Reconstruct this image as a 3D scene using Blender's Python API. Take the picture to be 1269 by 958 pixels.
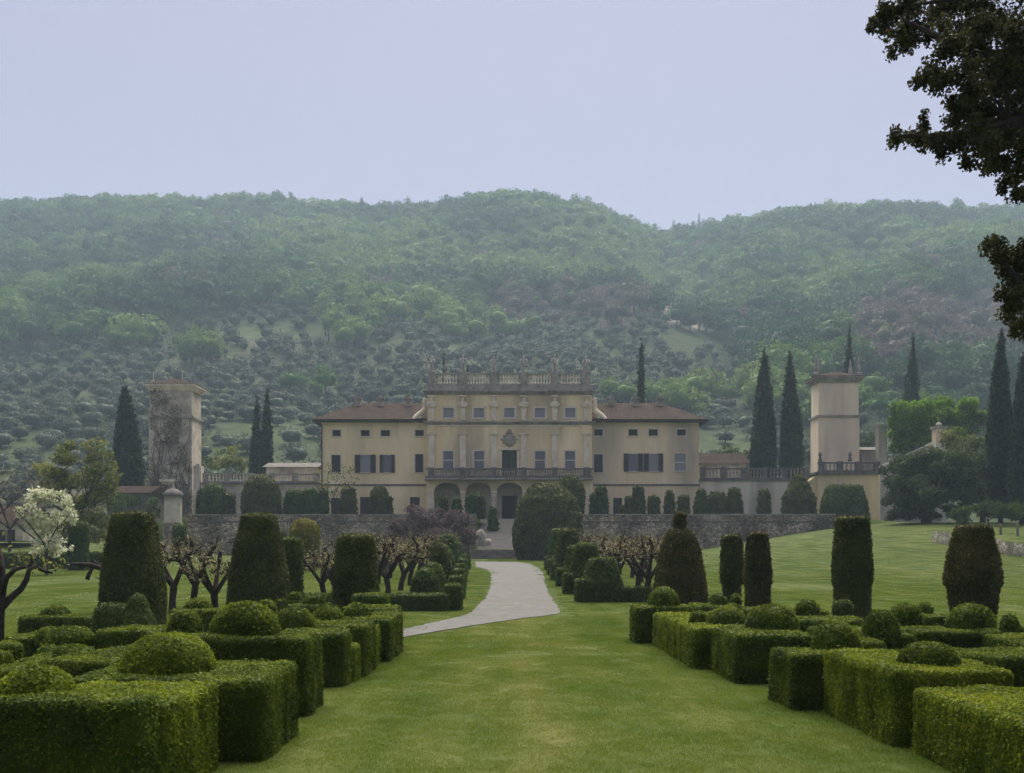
import bpy, math, random
import numpy as np
from mathutils import Vector, Matrix

for o in list(bpy.data.objects):
    bpy.data.objects.remove(o)

# ------------------------------------------------------------------ camera, sky, sun, exposure
F, CX, HY, H = 1250.0, 634.5, 690.0, 2.18        # focal length in photo pixels, image centre x, horizon y, eye height
SC = bpy.context.scene
COL = SC.collection
cam_d = bpy.data.cameras.new('camera')
cam_d.sensor_width = 36.0
cam_d.lens = F / 1269.0 * 36.0
cam_d.shift_y = (HY - 479.0) / 1269.0
cam_d.clip_start, cam_d.clip_end = 0.1, 4000.0
cam = bpy.data.objects.new('camera', cam_d)
COL.objects.link(cam)
cam.location = (0, 0, H)
cam.rotation_euler = (math.radians(90), 0, 0)
SC.camera = cam

SUN_EL, SUN_ROT = math.radians(62), math.radians(4)
world = bpy.data.worlds.new('World')
SC.world = world
world.use_nodes = True
wn, wl = world.node_tree.nodes, world.node_tree.links
wn.clear()
sky = wn.new('ShaderNodeTexSky')
sky.sky_type = 'NISHITA'
sky.sun_disc = False
sky.sun_elevation, sky.sun_rotation = SUN_EL, SUN_ROT
sky.altitude, sky.air_density, sky.dust_density, sky.ozone_density = 150, 1.0, 2.0, 1.0
veil = wn.new('ShaderNodeMix'); veil.data_type = 'RGBA'          # thin high cloud veil over the whole sky
veil.inputs[0].default_value = 0.62
veil.inputs[7].default_value = (5.65, 5.0, 6.85, 1)
bg = wn.new('ShaderNodeBackground'); bg.inputs['Strength'].default_value = 0.0150
wo = wn.new('ShaderNodeOutputWorld')
wl.new(sky.outputs[0], veil.inputs[6]); wl.new(veil.outputs[2], bg.inputs['Color']); wl.new(bg.outputs[0], wo.inputs['Surface'])

sun_d = bpy.data.lights.new('sun', 'SUN')
sun_d.energy, sun_d.angle, sun_d.color = 1.5, math.radians(60), (1.0, 0.92, 0.76)
sun = bpy.data.objects.new('sun', sun_d)
COL.objects.link(sun)
sd = Vector((math.sin(SUN_ROT) * math.cos(SUN_EL), math.cos(SUN_ROT) * math.cos(SUN_EL), math.sin(SUN_EL)))
sun.rotation_euler = sd.to_track_quat('Z', 'Y').to_euler()
sun.location = (20, 60, 120)

SC.view_settings.view_transform = 'Standard'
SC.view_settings.look = 'None'
SC.view_settings.exposure = 2.68
SC.view_settings.gamma = 1.0
SC.view_settings.use_curve_mapping = False
SC.render.engine = 'CYCLES'
SC.cycles.max_bounces = 5
SC.cycles.diffuse_bounces = 3
SC.cycles.transmission_bounces = 3
SC.cycles.volume_bounces = 0
SC.cycles.use_denoising = True
SC.cycles.use_adaptive_sampling = True
SC.cycles.adaptive_threshold = 0.02

RNG = np.random.default_rng(7)
random.seed(7)

# ------------------------------------------------------------------ numeric helpers
def ss(a, b, x):
    t = np.clip((x - a) / (b - a), 0, 1)
    return t * t * (3 - 2 * t)

def hash3(i, j, k, seed):
    n = (i * 374761393 + j * 668265263 + k * 2147483647 + seed * 974634777) & 0xffffffff
    n = ((n ^ (n >> 13)) * 1274126177) & 0xffffffff
    return ((n ^ (n >> 16)) & 0xffff) / 65535.0

def vnoise(p, seed=0):
    p = np.asarray(p, float)
    f = np.floor(p).astype(np.int64); t = p - f; t = t * t * (3 - 2 * t)
    r = 0
    for a in (0, 1):
        for b in (0, 1):
            for c in (0, 1):
                w = (t[:, 0] if a else 1 - t[:, 0]) * (t[:, 1] if b else 1 - t[:, 1]) * (t[:, 2] if c else 1 - t[:, 2])
                r = r + w * hash3(f[:, 0] + a, f[:, 1] + b, f[:, 2] + c, seed)
    return r * 2 - 1

def fbm(p, seed=0, octv=3):
    p = np.asarray(p, float); r = 0; a = 1
    for k in range(octv):
        r = r + a * vnoise(p, seed + k); p = p * 2.03; a *= .5
    return r

def W(px, py, Y):                       # a photo pixel at a known distance
    return ((px - CX) / F * Y, Y, H + (HY - py) / F * Y)

def DX(px, Y): return (px - CX) / F * Y
def DZ(py, Y): return H + (HY - py) / F * Y
def depth_top(py, h): return (H - h) * F / (py - HY)   # distance of a top edge of height h on the level garden

# ------------------------------------------------------------------ terrain
def ground_z(X, Y):
    X = np.asarray(X, float); Y = np.asarray(Y, float)
    base = np.clip((Y - 36) / 89.0, 0, None) * 2.0
    base = np.minimum(base, 2.0 + np.clip(Y - 125, 0, None) * .02)
    right = 4.3 * ss(12, 50, X) * ss(45, 130, Y)
    nat = base + right + 1.2 * ss(-20, -70, X) * ss(70, 120, Y)
    T = 7.3
    inside = 1 - ss(44, 52, np.abs(X - 0.0))
    stp = ss(130.6, 131.6, Y)
    slope = ss(105, 180, Y)
    w = inside * stp + (1 - inside) * slope
    z = nat * (1 - w) + T * w
    cor = (np.abs(X + 0.6) < 3.9)
    ramp = np.clip(3.0 + (Y - 124.4) / (136.5 - 124.4) * 4.3, 0, T)
    z = np.where(cor & (Y > 124.0) & (Y < 137), np.minimum(ramp, T), z)
    return z

RX = [-900, 0, 150, 330, 450, 560, 600, 660, 720, 770, 800, 825, 870, 950, 1050, 1269, 2200]
RY = [250, 250, 247, 243, 252, 246, 237, 238, 247, 264, 278, 283, 275, 262, 253, 252, 255]
EY = [183, 230, 300, 400, 500, 600, 700, 800, 880]
EE = [35, 92, 160, 228, 286, 338, 384, 416, 428]
def hill_z(X, Y):
    X = np.asarray(X, float); Y = np.asarray(Y, float)
    px = CX + X / Y * F
    Yc = np.minimum(Y, 880.)
    e = np.interp(Yc, EY, EE)
    rg = np.interp(px, RX, [690 - y - 21 for y in RY])
    e = e * (1 + (rg / 428.0 - 1) * ss(350, 860, Yc))
    act = ss(230, 420, Yc)
    n = fbm(np.stack([px / 210., Yc / 130., 0 * px], -1).reshape(-1, 3), 11, 3).reshape(px.shape)
    e = e + act * n * 17 * (1 - .75 * ss(780, 880, Yc))
    pr = np.interp(Yc, [300, 480, 650, 880], [930, 890, 850, 826])
    e = e - 26 * np.exp(-((px - pr) / 55.) ** 2) * act * (1 - ss(760, 880, Yc))
    ps = np.interp(Yc, [350, 560, 760], [1040, 1150, 1290])
    e = e + 22 * np.exp(-((px - ps) / 70.) ** 2) * act * (1 - ss(640, 800, Yc))
    z = H + e / F * Yc
    z = z - np.clip(Y - 880, 0, None) * .28
    return z

def surf_z(X, Y):
    return float(np.where(np.asarray(Y) < 183, ground_z(X, Y), hill_z(X, np.maximum(Y, 183.))))

def G(px, py):                           # photo pixel -> point on the garden ground
    lo, hi = 4.0, 128.0
    for _ in range(50):
        m = (lo + hi) / 2
        y = HY - (float(ground_z(DX(px, m), m)) - H) * F / m
        if y > py: lo = m
        else: hi = m
    return DX(px, lo), lo, float(ground_z(DX(px, lo), lo))

# ------------------------------------------------------------------ materials
def nt(name):
    m = bpy.data.materials.new(name); m.use_nodes = True
    n, l = m.node_tree.nodes, m.node_tree.links
    n.clear()
    return m, n, l

def ramp_node(n, stops):
    r = n.new('ShaderNodeValToRGB')
    els = r.color_ramp.elements
    while len(els) < len(stops): els.new(.5)
    for e, (p, c) in zip(els, stops):
        e.position = p; e.color = (*c, 1)
    return r

def mat_leaf(name, dark, mid, light, transl=.30, patch=1.2, rough=.55, source='tone', spec=.06, patch_amt=.35):
    m, n, l = nt(name)
    out = n.new('ShaderNodeOutputMaterial')
    at = n.new('ShaderNodeAttribute'); at.attribute_name = 'tone'
    tc = n.new('ShaderNodeTexCoord')
    no = n.new('ShaderNodeTexNoise'); no.inputs['Scale'].default_value = patch; no.inputs['Detail'].default_value = 3
    geo = n.new('ShaderNodeNewGeometry')
    l.new(geo.outputs['Position'], no.inputs['Vector'])
    ma = n.new('ShaderNodeMath'); ma.operation = 'MULTIPLY_ADD'
    l.new(no.outputs[0], ma.inputs[0]); ma.inputs[1].default_value = patch_amt * 2
    sb = n.new('ShaderNodeMath'); sb.operation = 'SUBTRACT'
    l.new(at.outputs['Fac'], sb.inputs[0]); sb.inputs[1].default_value = patch_amt
    l.new(sb.outputs[0], ma.inputs[2])
    fac = ma.outputs[0]
    if source == 'instancer':
        a2 = n.new('ShaderNodeAttribute'); a2.attribute_type = 'INSTANCER'; a2.attribute_name = 'tint'
        ad = n.new('ShaderNodeMath'); ad.operation = 'MULTIPLY_ADD'
        l.new(fac, ad.inputs[0]); ad.inputs[1].default_value = .17
        l.new(a2.outputs['Fac'], ad.inputs[2]); fac = ad.outputs[0]
    elif source == 'object':
        oi = n.new('ShaderNodeObjectInfo')
        ad = n.new('ShaderNodeMath'); ad.operation = 'MULTIPLY_ADD'
        l.new(oi.outputs['Random'], ad.inputs[0]); ad.inputs[1].default_value = .4
        l.new(fac, ad.inputs[2]); fac = ad.outputs[0]
    if isinstance(mid, list): r = ramp_node(n, mid)
    else: r = ramp_node(n, [(0.0, dark), (.45, mid), (1.0, light)])
    l.new(fac, r.inputs[0])
    pb = n.new('ShaderNodeBsdfPrincipled'); pb.inputs['Roughness'].default_value = rough
    pb.inputs['Specular IOR Level'].default_value = spec
    tr = n.new('ShaderNodeBsdfTranslucent')
    hs = n.new('ShaderNodeHueSaturation'); hs.inputs['Hue'].default_value = .485; hs.inputs['Value'].default_value = 1.25
    l.new(r.outputs[0], pb.inputs['Base Color']); l.new(r.outputs[0], hs.inputs['Color']); l.new(hs.outputs[0], tr.inputs['Color'])
    mx = n.new('ShaderNodeMixShader'); mx.inputs[0].default_value = transl
    l.new(pb.outputs[0], mx.inputs[1]); l.new(tr.outputs[0], mx.inputs[2]); l.new(mx.outputs[0], out.inputs['Surface'])
    return m

def mat_surf(name, c1, c2, scale=1.0, rough=.85, bump=.3, bscale=8.0, detail=6, c3=None, c3scale=.25, streak=False, spec=.08, bdist=.02):
    m, n, l = nt(name)
    out = n.new('ShaderNodeOutputMaterial'); pb = n.new('ShaderNodeBsdfPrincipled')
    pb.inputs['Roughness'].default_value = rough; pb.inputs['Specular IOR Level'].default_value = spec
    geo = n.new('ShaderNodeNewGeometry')
    vec = geo.outputs['Position']
    if streak:
        mp = n.new('ShaderNodeMapping'); mp.inputs['Scale'].default_value = (1, 1, .22); l.new(vec, mp.inputs['Vector']); vec = mp.outputs[0]
    no = n.new('ShaderNodeTexNoise'); no.inputs['Scale'].default_value = scale; no.inputs['Detail'].default_value = detail; no.inputs['Roughness'].default_value = .62
    l.new(vec, no.inputs['Vector'])
    r = ramp_node(n, [(.32, c1), (.68, c2)]); l.new(no.outputs[0], r.inputs[0])
    colr = r.outputs[0]
    if c3:
        n3 = n.new('ShaderNodeTexNoise'); n3.inputs['Scale'].default_value = c3scale; n3.inputs['Detail'].default_value = 5
        l.new(vec, n3.inputs['Vector'])
        r3 = ramp_node(n, [(.48, (0, 0, 0)), (.66, (1, 1, 1))]); l.new(n3.outputs[0], r3.inputs[0])
        mx = n.new('ShaderNodeMix'); mx.data_type = 'RGBA'
        l.new(r3.outputs[0], mx.inputs[0]); l.new(colr, mx.inputs[6]); mx.inputs[7].default_value = (*c3, 1); colr = mx.outputs[2]
    l.new(colr, pb.inputs['Base Color'])
    if bump:
        nb = n.new('ShaderNodeTexNoise'); nb.inputs['Scale'].default_value = bscale; nb.inputs['Detail'].default_value = 6
        l.new(geo.outputs['Position'], nb.inputs['Vector'])
        b = n.new('ShaderNodeBump'); b.inputs['Strength'].default_value = bump; b.inputs['Distance'].default_value = bdist
        l.new(nb.outputs[0], b.inputs['Height']); l.new(b.outputs[0], pb.inputs['Normal'])
    l.new(pb.outputs[0], out.inputs['Surface'])
    return m

def mat_rubble(name, c1, c2, joint, scale=2.2):
    m, n, l = nt(name)
    out = n.new('ShaderNodeOutputMaterial'); pb = n.new('ShaderNodeBsdfPrincipled'); pb.inputs['Roughness'].default_value = .9; pb.inputs['Specular IOR Level'].default_value = .04
    geo = n.new('ShaderNodeNewGeometry')
    mp = n.new('ShaderNodeMapping'); mp.inputs['Scale'].default_value = (1, 1, 1.5); l.new(geo.outputs['Position'], mp.inputs['Vector'])
    v = n.new('ShaderNodeTexVoronoi'); v.inputs['Scale'].default_value = scale; l.new(mp.outputs[0], v.inputs['Vector'])
    v2 = n.new('ShaderNodeTexVoronoi'); v2.feature = 'DISTANCE_TO_EDGE'; v2.inputs['Scale'].default_value = scale; l.new(mp.outputs[0], v2.inputs['Vector'])
    r = ramp_node(n, [(.1, c1), (.9, c2)]); l.new(v.outputs['Color'], r.inputs[0])
    rj = ramp_node(n, [(.02, (0, 0, 0)), (.09, (1, 1, 1))]); l.new(v2.outputs['Distance'], rj.inputs[0])
    mx = n.new('ShaderNodeMix'); mx.data_type = 'RGBA'; l.new(rj.outputs[0], mx.inputs[0]); mx.inputs[6].default_value = (*joint, 1); l.new(r.outputs[0], mx.inputs[7])
    no = n.new('ShaderNodeTexNoise'); no.inputs['Scale'].default_value = .35; no.inputs['Detail'].default_value = 6; l.new(geo.outputs['Position'], no.inputs['Vector'])
    r2 = ramp_node(n, [(.4, (.5, .5, .46)), (.62, (1.2, 1.15, 1.06))]); l.new(no.outputs[0], r2.inputs[0])
    mu = n.new('ShaderNodeMix'); mu.data_type = 'RGBA'; mu.blend_type = 'MULTIPLY'; mu.inputs[0].default_value = 1
    l.new(mx.outputs[2], mu.inputs[6]); l.new(r2.outputs[0], mu.inputs[7]); l.new(mu.outputs[2], pb.inputs['Base Color'])
    b = n.new('ShaderNodeBump'); b.inputs['Strength'].default_value = .8; b.inputs['Distance'].default_value = .08
    l.new(rj.outputs[0], b.inputs['Height']); l.new(b.outputs[0], pb.inputs['Normal'])
    l.new(pb.outputs[0], out.inputs['Surface'])
    return m

def mat_tiles(name, c1, c2, c3):
    m, n, l = nt(name)
    out = n.new('ShaderNodeOutputMaterial'); pb = n.new('ShaderNodeBsdfPrincipled'); pb.inputs['Roughness'].default_value = .9; pb.inputs['Specular IOR Level'].default_value = .04
    geo = n.new('ShaderNodeNewGeometry')
    no = n.new('ShaderNodeTexNoise'); no.inputs['Scale'].default_value = 1.1; no.inputs['Detail'].default_value = 8; no.inputs['Roughness'].default_value = .7
    l.new(geo.outputs['Position'], no.inputs['Vector'])
    r = ramp_node(n, [(.3, c1), (.52, c2), (.72, c3)]); l.new(no.outputs[0], r.inputs[0]); l.new(r.outputs[0], pb.inputs['Base Color'])
    wv = n.new('ShaderNodeTexWave'); wv.inputs['Scale'].default_value = 1.3; wv.inputs['Distortion'].default_value = .6; wv.bands_direction = 'X'
    l.new(geo.outputs['Position'], wv.inputs['Vector'])
    b = n.new('ShaderNodeBump'); b.inputs['Strength'].default_value = .8; b.inputs['Distance'].default_value = .06
    l.new(wv.outputs[0], b.inputs['Height']); l.new(b.outputs[0], pb.inputs['Normal']); l.new(pb.outputs[0], out.inputs['Surface'])
    return m

def mat_glass(name, c, rough=.12):
    m, n, l = nt(name)
    out = n.new('ShaderNodeOutputMaterial'); pb = n.new('ShaderNodeBsdfPrincipled')
    pb.inputs['Base Color'].default_value = (*c, 1); pb.inputs['Roughness'].default_value = rough; pb.inputs['Specular IOR Level'].default_value = .8
    l.new(pb.outputs[0], out.inputs['Surface'])
    return m

M = {}
M['box'] = mat_leaf('boxwood', (0.0107, 0.0190, 0.0047), (0.0594, 0.0950, 0.0107), (0.1604, 0.2079, 0.0190), transl=.30, patch=2.0)
M['box_fresh_lit'] = mat_leaf('boxwood_fresh_lit', (0.0166, 0.0285, 0.0047), (0.0950, 0.1401, 0.0119), (0.2257, 0.2673, 0.0213), transl=.34, patch=2.0)  # new growth; brightness of lit lawn-side faces is also put into this colour
M['yew'] = mat_leaf('yew', (0.0150, 0.0225, 0.0075), (0.0550, 0.0713, 0.0187), (0.1187, 0.1313, 0.0312), transl=.2, patch=.9)
M['yew_rust'] = mat_leaf('yew_rusty', (.018, .021, .007), (.058, .062, .018), (.135, .096, .030), transl=.2, patch=.8)
M['yew_green'] = mat_leaf('yew_green', (0.0162, 0.0284, 0.0081), (0.0513, 0.0837, 0.0189), (0.1013, 0.1458, 0.0297), transl=.22, patch=.9)
M['gold'] = mat_leaf('golden_yew', (0.0385, 0.0440, 0.0066), (0.1430, 0.1430, 0.0176), (0.2860, 0.2530, 0.0330), transl=.25, patch=.8)
M['cyp'] = mat_leaf('cypress', (0.0101, 0.0174, 0.0116), (0.0261, 0.0406, 0.0217), (0.0508, 0.0696, 0.0319), transl=.12, patch=.6)
M['oak'] = mat_leaf('overhanging_leaves', (0.0138, 0.0173, 0.0069), (0.0346, 0.0397, 0.0138), (0.0821, 0.0821, 0.0259), transl=.35, patch=.8)
M['dark_tree'] = mat_leaf('dark_evergreen', (0.0196, 0.0336, 0.0140), (0.0560, 0.0840, 0.0308), (0.1120, 0.1470, 0.0476), transl=.22, patch=.35)
M['spring'] = mat_leaf('spring_leaves', (0.0429, 0.0572, 0.0172), (0.1216, 0.1502, 0.0372), (0.2288, 0.2431, 0.0644), transl=.35, patch=.3)
M['bright'] = mat_leaf('bright_creeper', (0.0450, 0.0900, 0.0120), (0.1125, 0.2250, 0.0240), (0.2100, 0.3600, 0.0450), transl=.3, patch=.35)
M['shrub'] = mat_leaf('shrub_leaves', (.018, .034, .008), (.045, .080, .018), (.09, .13, .03), transl=.3, patch=.5)
M['poll'] = mat_leaf('pollard_leaves', (.06, .05, .03), (.135, .12, .062), (.29, .28, .15), transl=.3, patch=1.0)
M['white_bl'] = mat_leaf('white_blossom', (.14, .20, .07), (.58, .60, .42), (.82, .82, .70), transl=.3, patch=1.6, patch_amt=.2)
M['purple'] = mat_leaf('purple_twigs', (.055, .040, .044), (.105, .076, .080), (.17, .125, .13), transl=.2, patch=.5)
M['vine'] = mat_leaf('bare_vine', (.09, .08, .055), (.18, .16, .11), (.28, .25, .18), transl=.1, patch=.5)
M['olive'] = mat_leaf('olive_leaves', (.028, .040, .028), (.064, .086, .062), (.11, .135, .10), transl=.2, patch=.3, source='object')
WOODRAMP = [(0.0, (.010, .034, .013)), (.28, (.030, .088, .019)), (.52, (.064, .142, .026)), (.72, (.118, .200, .040)), (.80, (.075, .062, .055)), (1.0, (.10, .08, .075))]
M['wood'] = mat_leaf('woodland_leaves', None, WOODRAMP, None, transl=.25, patch=.02, source='instancer', patch_amt=.12)
M['olive_far'] = mat_leaf('olive_leaves_far', None, [(0, (.03, .042, .03)), (.5, (.066, .088, .063)), (1, (.11, .135, .10))], None, transl=.2, patch=.05, source='instancer')
M['bark'] = mat_surf('bark', (.035, .030, .026), (.085, .075, .065), 6, .95, .9, 18)
M['bark_dark'] = mat_surf('bark_dark', (.022, .018, .016), (.05, .042, .036), 6, .95, .9, 18)
M['plaster_y'] = mat_surf('ochre_plaster', (.64, .515, .29), (.85, .72, .44), .28, .92, .25, 3, c3=(.43, .355, .235), c3scale=.2, streak=True)
M['plaster_p'] = mat_surf('pink_plaster', (.61, .49, .30), (.80, .665, .44), .30, .92, .25, 3, c3=(.41, .345, .25), c3scale=.15, streak=True)
M['plaster_w'] = mat_surf('pale_plaster', (.42, .39, .33), (.64, .60, .50), .4, .92, .25, 3, c3=(.31, .29, .24), c3scale=.3, streak=True)
M['plaster_old'] = mat_surf('weathered_plaster', (.38, .345, .27), (.64, .58, .46), .9, .95, .6, 3, c3=(.26, .235, .185), c3scale=.35)
M['tower_p'] = mat_surf('peach_plaster', (.68, .57, .40), (.82, .71, .53), .3, .92, .25, 3, c3=(.50, .42, .32), c3scale=.2, streak=True)
M['stone'] = mat_surf('pale_stone', (.52, .455, .335), (.77, .695, .545), .9, .9, .4, 5)
M['stone_g'] = mat_surf('grey_stone', (.19, .175, .15), (.39, .36, .305), 1.1, .9, .5, 5)
M['stone_d'] = mat_surf('dark_stone', (.085, .08, .078), (.18, .17, .16), 1.2, .9, .5, 5)
M['statue'] = mat_surf('statue_stone', (.20, .19, .18), (.46, .43, .38), 2.2, .9, .5, 8)
M['rubble'] = mat_rubble('rubble_wall', (.23, .205, .168), (.52, .47, .39), (.12, .11, .092))
M['rubble_l'] = mat_rubble('rubble_light', (.34, .32, .28), (.66, .62, .55), (.18, .165, .14), 2.6)
M['tiles'] = mat_tiles('roof_tiles', (.022, .017, .015), (.042, .029, .024), (.072, .047, .038))
M['glass'] = mat_glass('window_glass', (.055, .06, .07))
M['glass_l'] = mat_glass('window_blind', (.17, .175, .185), .3)
M['dark_in'] = mat_surf('dark_opening', (.03, .028, .03), (.05, .045, .045), 2, .9, 0)
M['shutter'] = mat_surf('shutter_paint', (.040, .036, .042), (.07, .064, .07), 4, .7, .2, 20)
M['door_g'] = mat_surf('green_door', (.04, .06, .042), (.065, .085, .06), 2, .6, .2, 12)
M['gravel'] = mat_surf('gravel', (.096, .097, .098), (.150, .152, .154), 2.2, .95, .5, 60, c3=(.122, .118, .112), c3scale=.35)
M['gravel_d'] = mat_surf('gravel_dark', (.06, .058, .058), (.10, .096, .096), 2.0, .95, .5, 40)
M['frame'] = mat_surf('frame_paint', (.50, .46, .38), (.64, .60, .51), 2, .8, .1, 10)
M['metal'] = mat_surf('drain_metal', (.035, .03, .027), (.06, .05, .043), 4, .6, .1, 10)
M['wood_post'] = mat_surf('weathered_post', (.12, .105, .09), (.22, .2, .17), 6, .9, .3, 20)
M['brick_r'] = mat_surf('red_brick', (.26, .12, .09), (.36, .17, .12), 5, .9, .4, 14)

def worn_strip(n, l, geo, fac):
    """the walked middle of the lawn is drier and yellower"""
    sx = n.new('ShaderNodeSeparateXYZ'); l.new(geo.outputs['Position'], sx.inputs[0])
    nw = n.new('ShaderNodeTexNoise'); nw.inputs['Scale'].default_value = .35; nw.inputs['Detail'].default_value = 3; l.new(geo.outputs['Position'], nw.inputs['Vector'])
    o = n.new('ShaderNodeMath'); o.operation = 'MULTIPLY_ADD'; l.new(nw.outputs[0], o.inputs[0]); o.inputs[1].default_value = 2.4; l.new(sx.outputs['X'], o.inputs[2])
    a = n.new('ShaderNodeMath'); a.operation = 'SUBTRACT'; l.new(o.outputs[0], a.inputs[0]); a.inputs[1].default_value = 1.45
    b = n.new('ShaderNodeMath'); b.operation = 'ABSOLUTE'; l.new(a.outputs[0], b.inputs[0])
    mr = n.new('ShaderNodeMapRange'); mr.interpolation_type = 'SMOOTHSTEP'; l.new(b.outputs[0], mr.inputs[0])
    mr.inputs[1].default_value = .2; mr.inputs[2].default_value = 1.9; mr.inputs[3].default_value = .12; mr.inputs[4].default_value = 0
    r = n.new('ShaderNodeMath'); r.operation = 'ADD'; l.new(fac, r.inputs[0]); l.new(mr.outputs[0], r.inputs[1])
    w = n.new('ShaderNodeMath'); w.operation = 'MULTIPLY'; l.new(sx.outputs['X'], w.inputs[0]); w.inputs[1].default_value = 5.2
    sn = n.new('ShaderNodeMath'); sn.operation = 'SINE'; l.new(w.outputs[0], sn.inputs[0])
    q = n.new('ShaderNodeMath'); q.operation = 'MULTIPLY_ADD'; l.new(sn.outputs[0], q.inputs[0]); q.inputs[1].default_value = .035; l.new(r.outputs[0], q.inputs[2])
    return q.outputs[0]

def mat_ground():
    m, n, l = nt('lawn')
    out = n.new('ShaderNodeOutputMaterial'); pb = n.new('ShaderNodeBsdfPrincipled'); pb.inputs['Roughness'].default_value = .95
    pb.inputs['Specular IOR Level'].default_value = .1
    geo = n.new('ShaderNodeNewGeometry')
    mp = n.new('ShaderNodeMapping'); mp.inputs['Scale'].default_value = (1, .42, 1); l.new(geo.outputs['Position'], mp.inputs['Vector'])
    n1 = n.new('ShaderNodeTexNoise'); n1.inputs['Scale'].default_value = .55; n1.inputs['Detail'].default_value = 7; n1.inputs['Roughness'].default_value = .65; l.new(mp.outputs[0], n1.inputs['Vector'])
    fac = worn_strip(n, l, geo, n1.outputs[0])
    r1 = ramp_node(n, [(.26, (.025, .044, .008)), (.44, (.042, .065, .011)), (.58, (.060, .080, .017)), (.74, (.100, .106, .034))]); l.new(fac, r1.inputs[0])
    n2 = n.new('ShaderNodeTexNoise'); n2.inputs['Scale'].default_value = 30; n2.inputs['Detail'].default_value = 4; l.new(geo.outputs['Position'], n2.inputs['Vector'])
    r2 = ramp_node(n, [(.3, (.62, .66, .6)), (.7, (1.3, 1.25, 1.25))]); l.new(n2.outputs[0], r2.inputs[0])
    mu = n.new('ShaderNodeMix'); mu.data_type = 'RGBA'; mu.blend_type = 'MULTIPLY'; mu.inputs[0].default_value = 1
    l.new(r1.outputs[0], mu.inputs[6]); l.new(r2.outputs[0], mu.inputs[7]); l.new(mu.outputs[2], pb.inputs['Base Color'])
    b = n.new('ShaderNodeBump'); b.inputs['Strength'].default_value = .5; b.inputs['Distance'].default_value = .03
    l.new(n2.outputs[0], b.inputs['Height']); l.new(b.outputs[0], pb.inputs['Normal']); l.new(pb.outputs[0], out.inputs['Surface'])
    return m
M['lawn'] = mat_ground()

def mat_vcol(name):
    m, n, l = nt(name)
    out = n.new('ShaderNodeOutputMaterial'); pb = n.new('ShaderNodeBsdfPrincipled'); pb.inputs['Roughness'].default_value = .95
    pb.inputs['Specular IOR Level'].default_value = .1
    at = n.new('ShaderNodeAttribute'); at.attribute_name = 'cover'
    geo = n.new('ShaderNodeNewGeometry')
    n2 = n.new('ShaderNodeTexNoise'); n2.inputs['Scale'].default_value = .25; n2.inputs['Detail'].default_value = 7; l.new(geo.outputs['Position'], n2.inputs['Vector'])
    r2 = ramp_node(n, [(.32, (.6, .62, .6)), (.68, (1.35, 1.3, 1.3))]); l.new(n2.outputs[0], r2.inputs[0])
    mu = n.new('ShaderNodeMix'); mu.data_type = 'RGBA'; mu.blend_type = 'MULTIPLY'; mu.inputs[0].default_value = 1
    l.new(at.outputs['Color'], mu.inputs[6]); l.new(r2.outputs[0], mu.inputs[7]); l.new(mu.outputs[2], pb.inputs['Base Color'])
    b = n.new('ShaderNodeBump'); b.inputs['Strength'].default_value = .6; b.inputs['Distance'].default_value = .6
    l.new(n2.outputs[0], b.inputs['Height']); l.new(b.outputs[0], pb.inputs['Normal']); l.new(pb.outputs[0], out.inputs['Surface'])
    return m
M['hill'] = mat_vcol('hillside_cover')

def mat_blade():
    m, n, l = nt('grass_blades')
    out = n.new('ShaderNodeOutputMaterial'); pb = n.new('ShaderNodeBsdfPrincipled'); pb.inputs['Roughness'].default_value = .7
    pb.inputs['Specular IOR Level'].default_value = .15
    geo = n.new('ShaderNodeNewGeometry')
    mp = n.new('ShaderNodeMapping'); mp.inputs['Scale'].default_value = (1, .42, 1); l.new(geo.outputs['Position'], mp.inputs['Vector'])
    n1 = n.new('ShaderNodeTexNoise'); n1.inputs['Scale'].default_value = .55; n1.inputs['Detail'].default_value = 7; n1.inputs['Roughness'].default_value = .65; l.new(mp.outputs[0], n1.inputs['Vector'])
    at = n.new('ShaderNodeAttribute'); at.attribute_name = 'tone'
    ad = n.new('ShaderNodeMath'); ad.operation = 'MULTIPLY_ADD'; l.new(at.outputs['Fac'], ad.inputs[0]); ad.inputs[1].default_value = .30; ad.inputs[2].default_value = -.13
    a2 = n.new('ShaderNodeMath'); a2.operation = 'ADD'; l.new(worn_strip(n, l, geo, n1.outputs[0]), a2.inputs[0]); l.new(ad.outputs[0], a2.inputs[1])
    r1 = ramp_node(n, [(.22, (.080, .140, .015)), (.44, (.122, .186, .021)), (.62, (.174, .225, .034)), (.82, (.250, .270, .070))]); l.new(a2.outputs[0], r1.inputs[0])
    l.new(r1.outputs[0], pb.inputs['Base Color'])
    tr = n.new('ShaderNodeBsdfTranslucent'); l.new(r1.outputs[0], tr.inputs['Color'])
    mx = n.new('ShaderNodeMixShader'); mx.inputs[0].default_value = .35
    l.new(pb.outputs[0], mx.inputs[1]); l.new(tr.outputs[0], mx.inputs[2]); l.new(mx.outputs[0], out.inputs['Surface'])
    return m
M['blade'] = mat_blade()

# ------------------------------------------------------------------ object helpers
ORG = {}
def tag(o, label=None, cat=None, group=None, kind=None):
    if label: o['label'] = label
    if cat: o['category'] = cat
    if group: o['group'] = group
    if kind: o['kind'] = kind
    elif cat: o['kind'] = 'thing'
    return o

def thing(name, loc, label, cat, group=None):
    o = bpy.data.objects.new(name, None); COL.objects.link(o)
    o.location = loc; o.empty_display_size = .2
    ORG[o.name] = Vector(loc)
    return tag(o, label, cat, group)

def link_mesh(name, me, parent=None, origin=None):
    o = bpy.data.objects.new(name, me); COL.objects.link(o)
    if parent is not None:
        o.parent = parent; ORG[o.name] = ORG[parent.name]
    else:
        ORG[o.name] = Vector(origin) if origin is not None else Vector((0, 0, 0))
        o.location = ORG[o.name]
    return o

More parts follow.
